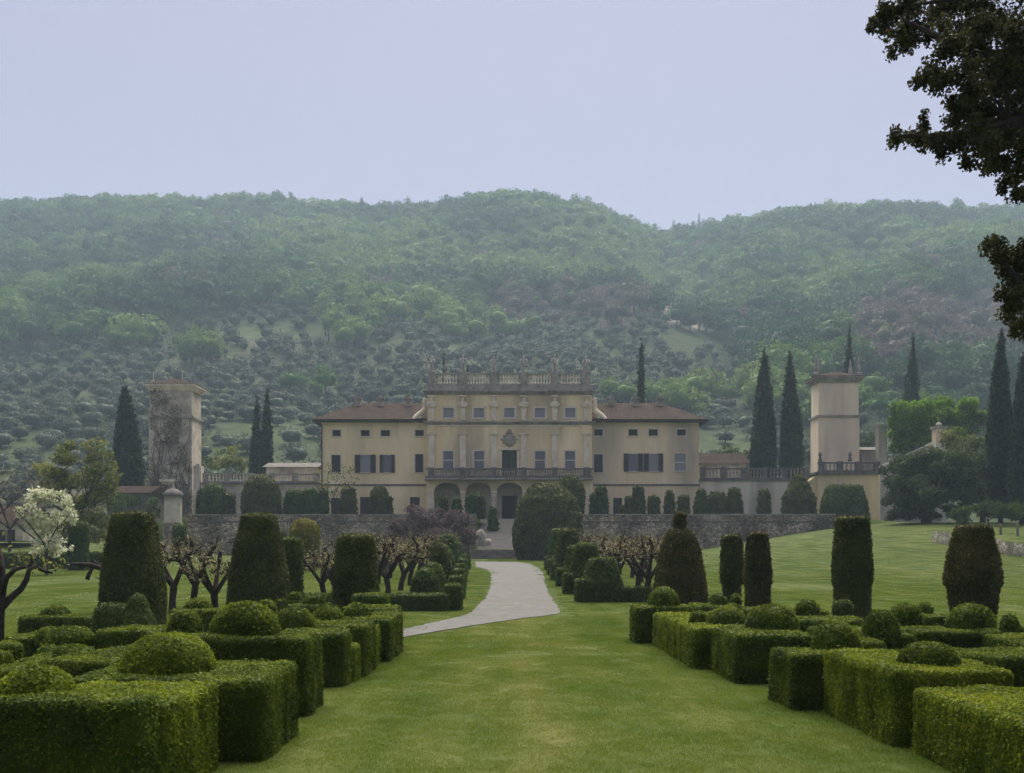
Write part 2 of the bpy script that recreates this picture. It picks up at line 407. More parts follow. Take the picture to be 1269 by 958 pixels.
def np_mesh(name, V, Q, mats, midx=None, tone=None, smooth=False, cover=None):
    """mesh of quads from numpy arrays"""
    me = bpy.data.meshes.new(name)
    nv, nq = len(V), len(Q)
    me.vertices.add(nv); me.vertices.foreach_set('co', np.asarray(V, np.float32).ravel())
    me.loops.add(nq * 4); me.loops.foreach_set('vertex_index', np.asarray(Q, np.int32).ravel())
    me.polygons.add(nq); me.polygons.foreach_set('loop_start', np.arange(0, nq * 4, 4, dtype=np.int32))
    for m in mats: me.materials.append(m)
    if midx is not None: me.polygons.foreach_set('material_index', np.asarray(midx, np.int32))
    if smooth is not False:
        s = np.asarray(smooth) if not isinstance(smooth, bool) else np.ones(nq, bool)
        me.polygons.foreach_set('use_smooth', s.astype(bool))
    if tone is not None:
        a = me.attributes.new('tone', 'FLOAT', 'POINT'); a.data.foreach_set('value', np.asarray(tone, np.float32))
    if cover is not None:
        a = me.attributes.new('cover', 'FLOAT_COLOR', 'POINT'); a.data.foreach_set('color', np.asarray(cover, np.float32).ravel())
    me.update(calc_edges=True); me.validate()
    return me

class MB:
    """collects polygons for one mesh"""
    def __init__(s): s.v, s.f, s.m = [], [], []
    def add(s, vs, fs, mi=0):
        b = len(s.v); s.v += [tuple(v) for v in vs]; s.f += [tuple(b + i for i in f) for f in fs]; s.m += [mi] * len(fs); return s
    def box(s, x0, x1, y0, y1, z0, z1, mi=0):
        return s.add([(x0, y0, z0), (x1, y0, z0), (x1, y1, z0), (x0, y1, z0), (x0, y0, z1), (x1, y0, z1), (x1, y1, z1), (x0, y1, z1)],
                     [(0, 3, 2, 1), (4, 5, 6, 7), (0, 1, 5, 4), (1, 2, 6, 5), (2, 3, 7, 6), (3, 0, 4, 7)], mi)
    def quad(s, a, b, c, d, mi=0): return s.add([a, b, c, d], [(0, 1, 2, 3)], mi)
    def prism_xz(s, poly, y0, y1, mi=0):              # polygon in x,z extruded along y
        n = len(poly)
        return s.add([(x, y0, z) for x, z in poly] + [(x, y1, z) for x, z in poly],
                     [tuple(range(n)), tuple(range(2 * n - 1, n - 1, -1))] + [(i, i + n, (i + 1) % n + n, (i + 1) % n) for i in range(n)], mi)
    def prism(s, poly, z0, z1, mi=0):
        n = len(poly)
        return s.add([(x, y, z0) for x, y in poly] + [(x, y, z1) for x, y in poly],
                     [tuple(range(n - 1, -1, -1)), tuple(range(n, 2 * n))] + [(i, (i + 1) % n, (i + 1) % n + n, i + n) for i in range(n)], mi)
    def lathe(s, prof, cx, cy, n=12, mi=0, sx=1, sy=1):
        vs, fs = [], []
        for r, z in prof:
            for k in range(n):
                a = 2 * math.pi * k / n; vs.append((cx + r * sx * math.cos(a), cy + r * sy * math.sin(a), z))
        for i in range(len(prof) - 1):
            for k in range(n):
                fs.append((i * n + k, i * n + (k + 1) % n, (i + 1) * n + (k + 1) % n, (i + 1) * n + k))
        fs.append(tuple(range(n - 1, -1, -1))); b = (len(prof) - 1) * n; fs.append(tuple(range(b, b + n)))
        return s.add(vs, fs, mi)
    def tube(s, pts, rad, n=7, mi=0):
        pts = [Vector(p) for p in pts]; vs, fs = [], []
        for i, p in enumerate(pts):
            d = (pts[min(i + 1, len(pts) - 1)] - pts[max(i - 1, 0)]).normalized()
            a = d.orthogonal().normalized() if i == 0 else (a - d * a.dot(d)).normalized()
            b = d.cross(a)
            for k in range(n):
                t = 2 * math.pi * k / n; vs.append(p + (a * math.cos(t) + b * math.sin(t)) * rad[i])
        for i in range(len(pts) - 1):
            for k in range(n): fs.append((i * n + k, i * n + (k + 1) % n, (i + 1) * n + (k + 1) % n, (i + 1) * n + k))
        fs.append(tuple(range(n - 1, -1, -1))); b0 = (len(pts) - 1) * n; fs.append(tuple(range(b0, b0 + n)))
        return s.add(vs, fs, mi)
    def build(s, name, mat, parent=None, smooth=False, origin=None, bevel=0):
        off = ORG[parent.name] if parent is not None else (Vector(origin) if origin is not None else Vector((0, 0, 0)))
        me = bpy.data.meshes.new(name)
        me.from_pydata([(x - off.x, y - off.y, z - off.z) for x, y, z in s.v], [], s.f)
        for m in (mat if isinstance(mat, (list, tuple)) else [mat]): me.materials.append(m)
        me.polygons.foreach_set('material_index', s.m)
        if smooth: me.polygons.foreach_set('use_smooth', [True] * len(me.polygons))
        me.update()
        o = link_mesh(name, me, parent, origin)
        if bevel:
            bv = o.modifiers.new('bevel', 'BEVEL'); bv.width = bevel; bv.segments = 2
        return o

# ------------------------------------------------------------------ foliage helpers
def surf_box(x0, x1, y0, y1, z0, z1, step, r):
    """rounded box surface without a bottom, as a quad grid"""
    lo = np.array([x0, y0, z0]); hi = np.array([x1, y1, z1])
    V, Q = [], []; nb = 0
    faces = [(0, 2, 1, 0), (0, 2, 1, 1), (1, 2, 0, 0), (1, 2, 0, 1), (0, 1, 2, 1)]
    for ua, va, wa, side in faces:
        nu = max(2, int((hi[ua] - lo[ua]) / step)) + 1; nv = max(2, int((hi[va] - lo[va]) / step)) + 1
        u = np.linspace(lo[ua], hi[ua], nu); v = np.linspace(lo[va], hi[va], nv)
        P = np.zeros((nu, nv, 3)); P[..., ua] = u[:, None]; P[..., va] = v[None, :]; P[..., wa] = hi[wa] if side else lo[wa]
        I = np.arange(nu * nv).reshape(nu, nv) + nb
        q = np.stack([I[:-1, :-1], I[1:, :-1], I[1:, 1:], I[:-1, 1:]], -1).reshape(-1, 4)
        V.append(P.reshape(-1, 3)); Q.append(q); nb += nu * nv
    V = np.concatenate(V); Q = np.concatenate(Q)
    inner = np.clip(V, lo + r * np.array([1, 1, 0]), hi - r)
    d = V - inner; L = np.linalg.norm(d, axis=1); ok = L > 1e-6
    V[ok] = inner[ok] + d[ok] / L[ok, None] * r
    _, first, inv = np.unique(np.round(V, 4), axis=0, return_index=True, return_inverse=True)   # weld the five faces
    return V[first], inv.reshape(-1)[Q]

def surf_rev(prof, nseg, power=2.0, rot=0.0, sx=1, sy=1):
    """surface of revolution (power > 2 gives a squarish plan)"""
    a = np.linspace(0, 2 * np.pi, nseg, endpoint=False) + 1e-3
    k = (np.abs(np.cos(a)) ** power + np.abs(np.sin(a)) ** power) ** (-1 / power)
    ux, uy = np.cos(a) * k * sx, np.sin(a) * k * sy
    cx, cy = math.cos(rot), math.sin(rot)
    ux, uy = ux * cx - uy * cy, ux * cy + uy * cx
    V = np.concatenate([np.stack([r * ux, r * uy, np.full(nseg, z)], -1) for r, z in prof])
    n = len(prof); I = np.arange(n * nseg).reshape(n, nseg)
    Q = np.stack([I[:-1], np.roll(I, -1, 1)[:-1], np.roll(I, -1, 1)[1:], I[1:]], -1).reshape(-1, 4)
    return V, Q

def resample(prof, step):
    out = []
    for (r0, z0), (r1, z1) in zip(prof[:-1], prof[1:]):
        n = max(1, int(math.hypot(r1 - r0, z1 - z0) / step))
        for i in range(n): out.append((r0 + (r1 - r0) * i / n, z0 + (z1 - z0) * i / n))
    out.append(prof[-1]); return out

def quad_normals(V, Q):
    n = np.cross(V[Q[:, 2]] - V[Q[:, 0]], V[Q[:, 3]] - V[Q[:, 1]])
    L = np.linalg.norm(n, axis=1); return n / np.maximum(L, 1e-9)[:, None], L / 2

def displace(V, Q, amp, freq, seed, center=None):
    n, a = quad_normals(V, Q)
    vn = np.zeros_like(V)
    for k in range(4): np.add.at(vn, Q[:, k], n * a[:, None])
    vn /= np.maximum(np.linalg.norm(vn, axis=1), 1e-9)[:, None]
    return V + vn * (amp * fbm(V * freq, seed, 3))[:, None]

def leaves(P, N, s, rng, spread=.7, aspect=.55, tone=None, thick=.6):
    n = len(P)
    d = N * (1 - spread) + rng.normal(size=(n, 3)) * spread
    d /= np.maximum(np.linalg.norm(d, axis=1), 1e-6)[:, None]
    t = np.cross(d, rng.normal(size=(n, 3))); t /= np.maximum(np.linalg.norm(t, axis=1), 1e-6)[:, None]
    b = np.cross(d, t)
    sc = (s * (.6 + .8 * rng.random(n)))[:, None] if np.isscalar(s) else (s * (.6 + .8 * rng.random(n)))[:, None]
    c = P + N * (sc * (rng.random(n)[:, None] * thick * 2 - thick * .6))
    V = np.stack([c + t * sc, c + b * sc * aspect, c - t * sc, c - b * sc * aspect], 1).reshape(-1, 3)
    Q = np.arange(4 * n).reshape(n, 4)
    if tone is None: tone = rng.random(n)
    return V, Q, np.repeat(tone, 4)

def sample_surface(V, Q, density, rng, orient=None):
    n, a = quad_normals(V, Q)
    if orient is not None:
        c = V[Q].mean(1); flip = np.einsum('ij,ij->i', n, c - orient) < 0; n[flip] *= -1
    cnt = rng.poisson(a * density)
    idx = np.repeat(np.arange(len(Q)), cnt)
    u, v = rng.random(len(idx))[:, None], rng.random(len(idx))[:, None]
    q = Q[idx]
    P = (V[q[:, 0]] * (1 - u) + V[q[:, 1]] * u) * (1 - v) + (V[q[:, 3]] * (1 - u) + V[q[:, 2]] * u) * v
    return P, n[idx]

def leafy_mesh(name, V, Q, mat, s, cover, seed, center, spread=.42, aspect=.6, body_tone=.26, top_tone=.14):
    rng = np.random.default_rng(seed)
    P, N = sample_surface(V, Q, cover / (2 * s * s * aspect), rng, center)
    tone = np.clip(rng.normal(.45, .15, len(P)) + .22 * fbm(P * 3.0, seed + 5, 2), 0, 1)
    if top_tone: tone = np.clip(tone + top_tone * np.clip(N[:, 2], 0, 1), 0, 1)   # lighter tops: fresh growth, and light from above put into the leaf tone
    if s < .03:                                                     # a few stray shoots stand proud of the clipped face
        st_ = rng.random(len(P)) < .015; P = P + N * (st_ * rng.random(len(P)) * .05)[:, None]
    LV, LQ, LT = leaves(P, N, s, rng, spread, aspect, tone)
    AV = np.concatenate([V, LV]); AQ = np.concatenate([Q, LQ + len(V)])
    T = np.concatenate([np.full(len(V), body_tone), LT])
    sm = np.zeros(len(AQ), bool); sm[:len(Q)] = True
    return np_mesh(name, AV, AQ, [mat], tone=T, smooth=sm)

SEED = [100]
def nseed():
    SEED[0] += 13; return SEED[0]

def leaf_size(Y): return max(.0162, .00124 * Y)

def box_hedge(name, x0, x1, y0, y1, h, mat, label, group=None, cat='hedge', z0=0.0, r=.07, amp=.028):
    cx, cy = (x0 + x1) / 2, y0
    Yn = max(y0, 6)
    step = max(.07, .006 * Yn)
    V, Q = surf_box(x0 - cx, x1 - cx, 0, y1 - y0, -.12, h, step, r)
    sd_ = nseed()
    c = np.array([0, (y1 - y0) / 2, h / 2])
    n, a = quad_normals(V, Q)
    flip = np.einsum('ij,ij->i', n, V[Q].mean(1) - c) < 0
    Q[flip] = Q[flip][:, ::-1]
    V = displace(V, Q, amp, np.array([3.2, 3.2, .7]), sd_) + np.stack([amp * .9 * vnoise(V * .8 + 31, sd_)] * 3, -1) * np.array([.5, .5, 1])
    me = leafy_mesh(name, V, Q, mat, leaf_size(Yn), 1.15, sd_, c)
    o = link_mesh(name, me, None, (cx, cy, z0))
    return tag(o, label, cat, group)

def topiary(name, px, Y, prof_px, mat, label, power=2.0, rot=0.0, group=None, cat='topiary', amp=.018, z0=None, sy=1, cover=1.35, leaf=1.0, zb=None):
    """prof_px: list of (half width in px, photo y) from bottom to top, at distance Y"""
    X = DX(px, Y)
    zg = float(ground_z(X, Y)) if z0 is None else z0
    s = Y / F
    prof = [(max(hw * s, .012), DZ(py, Y) - zg) for hw, py in prof_px]
    if zb is not None: prof = [(prof[0][0], zb)] + prof
    elif prof[0][1] > .02: prof = [(prof[0][0], -.05)] + prof
    prof = resample(prof, max(.06, .0035 * Y))
    rmax = max(p[0] for p in prof)
    nseg = int(np.clip(2 * math.pi * rmax / max(.07, .006 * Y), 14, 56))
    V, Q = surf_rev(prof, nseg, power, rot, 1, sy)
    sd_ = nseed()
    V = displace(V, Q, amp, 1.6, sd_)
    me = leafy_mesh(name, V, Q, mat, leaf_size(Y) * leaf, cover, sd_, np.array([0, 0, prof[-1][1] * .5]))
    o = link_mesh(name, me, None, (X, Y, zg))
    return tag(o, label, cat, group)

def dome(px0, px1, ytop, Y, zb, mat, label, group, Yc=None, flat=1.0):
    """clipped half ball rising out of a hedge top of height zb"""
    px = (px0 + px1) / 2; r = (px1 - px0) / 2 * Y / F
    ht = max(DZ(ytop, Y) - zb, .12)
    prof = [(r * .96, -.10)] + [(r * math.cos(t) ** .8, ht * math.sin(t)) for t in np.linspace(0.02, math.pi / 2 - .05, 14)]
    prof = resample(prof, max(.06, .006 * Y))
    nseg = int(np.clip(2 * math.pi * r / max(.06, .005 * Y), 14, 48))
    V, Q = surf_rev(prof, nseg)
    sd_ = nseed(); V = displace(V, Q, .022, 3.0, sd_)
    me = leafy_mesh('boxwood_dome', V, Q, mat, leaf_size(Y) * 1.1, 1.6, sd_, np.array([0, 0, 0.]), spread=.5)
    o = link_mesh('boxwood_dome', me, None, (DX(px, Y), Y, zb))
    return tag(o, label, 'topiary', group)

def clump_leaves(clumps, s, per, rng, aspect=.55, shell=.55, spread=.9):
    """clumps: list of (x,y,z,rx,ry,rz); leaves scattered through each clump"""
    Vs, Qs, Ts = [], [], []; nb = 0
    for (x, y, z, rx, ry, rz) in clumps:
        n = int(3.2 * per * (rx * rz) / (s * s))
        if n < 4: n = 4
        d = rng.normal(size=(n, 3)); d /= np.linalg.norm(d, axis=1)[:, None]
        rr = (shell + (1 - shell) * rng.random(n)) * (1 + .25 * vnoise(d * 2.2 + x, 3))
        P = np.array([x, y, z]) + d * rr[:, None] * np.array([rx, ry, rz])
        t = np.clip(rng.normal(.42, .2, n) + rng.normal(0, .1), 0, 1)
        V, Q, T = leaves(P, d, s, rng, spread, aspect, t)
        Vs.append(V); Qs.append(Q + nb); Ts.append(T); nb += len(V)
    return np.concatenate(Vs), np.concatenate(Qs), np.concatenate(Ts)

def copy_tree(o, parent=None):
    c = o.copy(); COL.objects.link(c); c.parent = parent
    for ch in list(o.children): copy_tree(ch, c)
    return c
#---SETTING---
# ------------------------------------------------------------------ ground, hillside, drive
def grid_mesh(name, Xg, Yg, Zg, mat, cover=None):
    ny, nx = Xg.shape
    V = np.stack([Xg, Yg, Zg], -1).reshape(-1, 3)
    I = np.arange(ny * nx).reshape(ny, nx)
    Q = np.stack([I[:-1, :-1], I[:-1, 1:], I[1:, 1:], I[1:, :-1]], -1).reshape(-1, 4)
    return np_mesh(name, V, Q, [mat], smooth=True, cover=cover)

xs = np.unique(np.concatenate([np.arange(-240, -60, 12), np.arange(-60, -12, 2.), np.arange(-12, -5, 1.), np.array([-4.52, -4.48]), np.arange(-4, 3, 1.), np.array([3.28, 3.32]), np.arange(4, 12, 1.), np.arange(12, 62, 2.), np.arange(62, 241, 12)]))
ys = np.unique(np.concatenate([np.arange(-60, 4, 8.), np.arange(4, 36, 2.), np.arange(36, 124, 2.), np.array([123.98, 124.02, 124.4]), np.arange(125, 140, .5), np.arange(140, 187, 3.)]))
Xg, Yg = np.meshgrid(xs, ys)
Zg = ground_z(Xg, Yg)
Zg = Zg + .035 * fbm(np.stack([Xg * .25, Yg * .12, 0 * Xg], -1).reshape(-1, 3), 3, 2).reshape(Xg.shape) * (np.abs(Xg) > 9) * (Yg < 118)
ground = link_mesh('ground', grid_mesh('ground', Xg, Yg, Zg, M['lawn'])); tag(ground, 'mown green lawn of the garden, paler and mottled in patches', 'lawn', kind='structure')

# what covers the hillside: 0 woodland, 1 olive grove, 2 meadow, 3 rock, 4 bare purplish wood
def poly_in(px, py, poly):
    inside = np.zeros(px.shape, bool); n = len(poly)
    for i in range(n):
        x0, y0 = poly[i]; x1, y1 = poly[(i + 1) % n]
        c = ((y0 > py) != (y1 > py)) & (px < (x1 - x0) * (py - y0) / (y1 - y0 + 1e-9) + x0)
        inside ^= c
    return inside
GROVE_TOP_X = [-400, 0, 60, 150, 240, 330, 430, 530, 640, 760, 830, 870, 900, 940, 1000, 1100, 1400]
GROVE_TOP_Y = [440, 440, 432, 425, 402, 385, 388, 395, 398, 400, 402, 420, 455, 520, 540, 560, 560]
MEADOWS = [[(250, 416), (275, 407), (370, 406), (400, 413), (380, 421), (300, 423), (255, 421)],
           [(818, 412), (862, 410), (905, 432), (890, 455), (850, 450), (820, 430)],
           [(225, 545), (300, 525), (400, 530), (400, 600), (225, 600)],
           [(860, 535), (945, 545), (945, 590), (860, 590)],
           [(-300, 548), (40, 540), (60, 570), (-300, 585)],
           [(1060, 530), (1110, 535), (1110, 580), (1060, 580)]]
ROCKS = [[(822, 380), (834, 372), (842, 398), (826, 404)], [(845, 398), (864, 398), (870, 409), (848, 409)], [(806, 362), (820, 364), (822, 372), (808, 370)]]
def zone(X, Y):
    Z = hill_z(X, Y); px = CX + X / Y * F; py = HY - (Z - H) * F / Y
    wob = 10 * fbm(np.stack([px / 40., py / 25., 0 * px], -1).reshape(-1, 3), 21, 2).reshape(px.shape)
    z = np.where(py + wob * .8 > np.interp(px, GROVE_TOP_X, GROVE_TOP_Y), 1, 0)
    purple = (poly_in(px + wob * 2, py + wob, [(1040, 470), (1060, 395), (1110, 372), (1200, 376), (1290, 400), (1290, 470)]) |
              poly_in(px + wob * 2, py + wob, [(610, 402), (640, 376), (730, 366), (812, 376), (815, 402)]))
    z = np.where(purple, 4, z)
    for m in MEADOWS: z = np.where(poly_in(px + wob * .6, py + wob * .3, m), 2, z)
    for m in ROCKS: z = np.where(poly_in(px, py, m), 3, z)
    return z, px, py, Z

pxs = np.arange(-900, 2200, 9.); ysh = np.unique(np.concatenate([np.arange(183, 300, 4.), np.arange(300, 600, 6.), np.arange(600, 900, 9.), np.arange(900, 1260, 30.)]))
Pg, Yh = np.meshgrid(pxs, ysh); Xh = (Pg - CX) / F * Yh
zn, _, pyh, Zh = zone(Xh, Yh)
rn = fbm(np.stack([Xh * .02, Yh * .02, 0 * Xh], -1).reshape(-1, 3), 31, 4).reshape(Xh.shape)
cov = np.zeros(Xh.shape + (4,)); cov[..., 3] = 1
pal = {0: (.022, .038, .014), 1: (.031, .048, .020), 2: (.034, .052, .016), 3: (.17, .15, .125), 4: (.075, .06, .05)}
for k, c in pal.items():
    for i in range(3): cov[..., i] = np.where(zn == k, c[i] * (1 + .35 * rn), cov[..., i])
dry = np.clip(rn * 1.5 - .2, 0, 1) * (zn == 1)
for i, c in enumerate((.05, .054, .03)): cov[..., i] = cov[..., i] * (1 - dry) + c * dry
hill = link_mesh('hillside', grid_mesh('hillside', Xh, Yh, Zh, M['hill'], cover=cov.reshape(-1, 4)))
tag(hill, 'long wooded hillside rising behind the villa, with olive terraces and rough grass on its lower slope', 'hill', kind='structure')

# the gravel drive: sweeps down from the steps and bends away behind the clipped hedges
dl = [(589, 696), (590, 703), (604, 706), (609, 712), (608, 727), (602, 741), (585, 759), (560, 767), (530, 774), (500, 780), (470, 786), (430, 794), (380, 803)]
dr = [(640, 696.5), (655, 699), (668, 704), (674, 712), (675, 722), (680, 736), (694, 757), (695, 761), (648, 766.5), (607, 772.5), (560, 780), (500, 790), (450, 800)]
def strip_pts(pl, n):
    P = np.array([G(*p)[:2] for p in pl]); t = np.r_[0, np.cumsum(np.linalg.norm(np.diff(P, axis=0), axis=1))]
    u = np.linspace(0, t[-1], n); return np.stack([np.interp(u, t, P[:, 0]), np.interp(u, t, P[:, 1])], -1)
A, B = strip_pts(dl, 140), strip_pts(dr, 140)
jit = RNG.normal(0, .035, (140, 2)); A = A + jit; B = B + RNG.normal(0, .035, (140, 2))
k = np.linspace(0, 1, 9)[None, :, None]
D = A[:, None, :] * (1 - k) + B[:, None, :] * k
Dz = ground_z(D[..., 0], D[..., 1]) + .022
drive = link_mesh('driveway', grid_mesh('driveway', D[..., 0], D[..., 1], Dz, M['gravel'])); tag(drive, 'pale gravel drive sweeping from the villa steps and bending away behind the hedges', 'drive', kind='structure')
DRIVE_POLY = [tuple(p) for p in A] + [tuple(p) for p in B[::-1]]

rx = np.array([-4.2, -2, 0, 2, 3.0]); ry = np.arange(124.6, 139, .6)
Xr, Yr = np.meshgrid(rx, ry)
tag(link_mesh('ramp_path', grid_mesh('ramp_path', Xr, Yr, ground_z(Xr, Yr) + .03, M['gravel_d'])), 'dark gravel ramp climbing from the steps to the villa door', 'path', kind='structure')

# stone steps at the head of the drive
st = thing('stone_steps', (-1.4, 121.6, float(ground_z(-1.4, 121.6))), 'broad grey stone steps between the drive and the dark ramp', 'steps')
zb = float(ground_z(-1.4, 121.6))
for i in range(5):
    hgt = (3.02 - zb) / 5
    MB().box(-5.3 + i * .12, 3.4 - i * .12, 121.6 + i * .52, 121.6 + (i + 1) * .52 + (.9 if i == 4 else .03), zb - .2 + i * hgt, zb + (i + 1) * hgt).build('step', M['stone_d'], st, bevel=.03)
for sx in (-1, 1):
    xx = -.6 + sx * 4.25
    w = thing('ramp_side_wall', (xx, 124.4, 2.0), 'low stone wall rising along the ' + ('bushy' if sx > 0 else 'purple shrub') + ' side of the dark ramp', 'wall')
    MB().prism([(xx - .3, 124.3), (xx + .3, 124.3), (xx + .3, 130.1), (xx - .3, 130.1)], 1.8, 3.4).build('lower_wall', M['rubble'], w)
    MB().prism_xz([(xx - .32, 3.4), (xx + .32, 3.4), (xx + .32, 3.52), (xx - .32, 3.52)], 124.2, 130.1).build('coping', M['stone_g'], w)

# terrace retaining walls with parapet and coping
def terrace_wall(px0, px1, label):
    Y0 = 130.0; x0, x1 = DX(px0, Y0), DX(px1, Y0)
    t = thing('terrace_wall', ((x0 + x1) / 2, Y0, 2.0), label, 'wall')
    MB().box(x0, x1, Y0, Y0 + .9, .8, DZ(647.5, Y0)).build('wall', M['rubble'], t)
    MB().box(x0 - .05, x1 + .05, Y0 - .12, Y0 + 1.0, DZ(647.5, Y0), DZ(646, Y0)).build('string_course', M['stone_d'], t)
    n = max(2, int((x1 - x0) / 3.4)); p = MB()
    MB().box(x0, x1, Y0 + .1, Y0 + .75, DZ(646, Y0), DZ(638.5, Y0)).build('parapet', M['rubble'], t)
    for i in range(n):
        a = x0 + (x1 - x0) * i / n; b = x0 + (x1 - x0) * (i + 1) / n
        dz = random.uniform(-.04, .05)
        MB().box(a + .02, b - .02, Y0 - .02, Y0 + .9, DZ(638.5, Y0), DZ(637, Y0) + dz).build('coping_stone', M['stone_g'], t)
terrace_wall(232, 590, 'long rubble retaining wall below the wing with shuttered windows, pale coping on top')
terrace_wall(662, 1036, 'long rubble retaining wall ending in the sloping lawn, pale coping on top')

# ------------------------------------------------------------------ the villa
YV = 145.0; S = YV / F; TZ = 7.3
vx = lambda p: (p - CX) * S
vz = lambda q: H + (HY - q) * S
villa = thing('villa', (vx(631), YV, TZ), 'long baroque villa with ochre centre, arcade, balcony and two plain wings', 'building')

def wall_holes(x0, x1, z0, z1, y, holes, depth, mb, mi=0):
    X = sorted({x0, x1, *[h[0] for h in holes], *[h[1] for h in holes]}); Z = sorted({z0, z1, *[h[2] for h in holes], *[h[3] for h in holes]})
    for a, b in zip(X[:-1], X[1:]):
        for c, d in zip(Z[:-1], Z[1:]):
            mx_, mz = (a + b) / 2, (c + d) / 2
            if any(h[0] < mx_ < h[1] and h[2] < mz < h[3] for h in holes): continue
            mb.quad((a, y, c), (b, y, c), (b, y, d), (a, y, d), mi)
    for a, b, c, d in holes:
        e = y + depth
        mb.quad((a, y, c), (a, y, d), (a, e, d), (a, e, c), mi); mb.quad((b, y, c), (b, e, c), (b, e, d), (b, y, d), mi)
        mb.quad((a, y, d), (b, y, d), (b, e, d), (a, e, d), mi); mb.quad((a, y, c), (a, e, c), (b, e, c), (b, y, c), mi)

def window(hole, y, parent, pane='glass', shut=None, bar=True, fr=.16, sill=True, depth=.22):
    a, b, c, d = hole
    m = MB()
    m.box(a - fr, a, y - .07, y + .05, c - fr, d + fr); m.box(b, b + fr, y - .07, y + .05, c - fr, d + fr)
    m.box(a, b, y - .07, y + .05, d, d + fr); m.box(a - .06 if sill else a, b + .06 if sill else b, y - (.16 if sill else .07), y + .05, c - fr, c)
    w = m.build('window', M['frame'], parent)
    MB().quad((a, y + depth, c), (b, y + depth, c), (b, y + depth, d), (a, y + depth, d)).build('pane', M[pane], w)
    if bar:
        mm = MB(); xm = (a + b) / 2
        mm.box(a, b, y + depth - .055, y + depth - .015, (c + d) / 2 - .09, (c + d) / 2 + .05)
        mm.build('glazing_bar', M['frame'], w)
    if shut == 'open':
        sw = (b - a) * .52
        for x0, x1 in ((a - sw - .02, a - .02), (b + .02, b + sw + .02)):
            q = MB(); q.box(x0, x1, y - .15, y - .09, c - .05, d + .05)
            for i in range(6):
                zz = c + (d - c) * (i + .5) / 6; q.box(x0 + .08, x1 - .08, y - .175, y - .152, zz - .1, zz + .1)
            q.build('shutter', M['shutter'], w)
    elif shut == 'closed':
        xm = (a + b) / 2
        for x0, x1 in ((a, xm - .01), (xm + .01, b)):
            q = MB(); q.box(x0, x1, y + .02, y + .08, c, d)
            for i in range(8):
                zz = c + (d - c) * (i + .5) / 8; q.box(x0 + .06, x1 - .06, y - .004, y + .018, zz - .07, zz + .07)
            q.build('shutter', M['shutter'], w)
    return w

def H4(p0, p1, q0, q1): return (vx(p0), vx(p1), vz(q1), vz(q0))   # pixel rectangle -> hole

def wing(p0, p1, small, main, doors, mat, side):
    holes = [H4(*h) for h in small] + [H4(*h[:4]) for h in main] + [H4(*h) for h in doors]
    m = MB(); x0, x1 = vx(p0), vx(p1); zt = vz(523.5); yb = YV + 15
    wall_holes(x0, x1, TZ - .6, zt, YV, holes, .34, m)
    m.quad((x0, YV, TZ - .6), (x0, YV, zt), (x0, yb, zt), (x0, yb, TZ - .6)); m.quad((x1, YV, TZ - .6), (x1, yb, TZ - .6), (x1, yb, zt), (x1, YV, zt))
    m.quad((x0, yb, TZ - .6), (x1, yb, TZ - .6), (x1, yb, zt), (x0, yb, zt))
    m.build('wing_wall', mat, villa)
    for h in small: window(H4(*h), YV, villa, 'dark_in', bar=False, fr=.14, depth=.3)
    for h in main: window(H4(*h[:4]), YV, villa, h[4], h[5], fr=.12, bar=h[5] is None)
    for h in doors:
        a, b, c, d = H4(*h)
        q = MB(); q.box(a, b, YV + .26, YV + .33, c, d)
        for i in (0, 1):
            for j in (0, 1, 2): q.box(a + (b - a) * (.08 + .46 * i), a + (b - a) * (.46 + .46 * i), YV + .235, YV + .258, c + (d - c) * (.06 + .31 * j), c + (d - c) * (.30 + .31 * j))
        q.build('side_door', M['shutter'], villa)
    # string course and eaves
    MB().box(x0 - .08, x1 + .08, YV - .14, YV - .003, vz(602), vz(600)).build('string_course', M['stone_d'], villa)
    xe0, xe1 = (x0 - 1.1, x1) if side < 0 else (x0, x1 + 1.1)
    ev = MB().box(xe0, xe1, YV - 1.0, yb + .8, zt, zt + .32).build('eaves', M['metal'], villa)
    # hipped roof
    yr = YV + 7.3; zr = DZ(499.5, yr); r = MB(); ze = zt + .33
    hipx = 5.5
    a, b = (xe0 - .05, xe1) if side < 0 else (xe0, xe1 + .05)
    ra, rb = (a + hipx, b) if side < 0 else (a, b - hipx)
    yf, yk = YV - 1.08, yb + .9
    vs = [(a, yf, ze), (b, yf, ze), (b, yk, ze), (a, yk, ze), (ra, yr, zr), (rb, yr, zr)]
    r.add(vs, [(0, 1, 5, 4), (1, 2, 5), (2, 3, 4, 5), (3, 0, 4), (3, 2, 1, 0)]); rf = r.build('roof', M['tiles'], villa)
    return rf, zr, yr

roofL, zr, yr = wing(398, 529.5, [(412, 422, 533, 540.5), (447, 458, 533, 540.5), (472, 483, 533, 540.5), (514.5, 525, 533, 540.5)],
     [(411, 422, 564, 585.5, 'glass', 'closed'), (446.5, 459, 564, 585.5, 'glass_l', 'open'), (475.5, 484.5, 564, 585.5, 'glass', 'open'), (514.5, 524.5, 563, 585.5, 'glass', 'closed')],
     [(410, 422, 617, 643), (446, 458, 616, 643), (508, 520, 616, 643)], M['plaster_y'], -1)
roofR, _, _ = wing(733.5, 866, [(736.5, 747, 532, 540), (779, 790, 532, 540), (804, 815, 532, 540), (839, 850, 532, 540)],
     [(736, 747, 563, 585.5, 'glass', 'closed'), (779, 790.5, 562.5, 584, 'glass', 'open'), (804, 815.5, 562.5, 584, 'glass_l', 'open'), (836, 850, 562, 583.5, 'glass_l', None)],
     [(760, 771, 617, 643), (823, 836, 617, 643)], M['plaster_p'], 1)
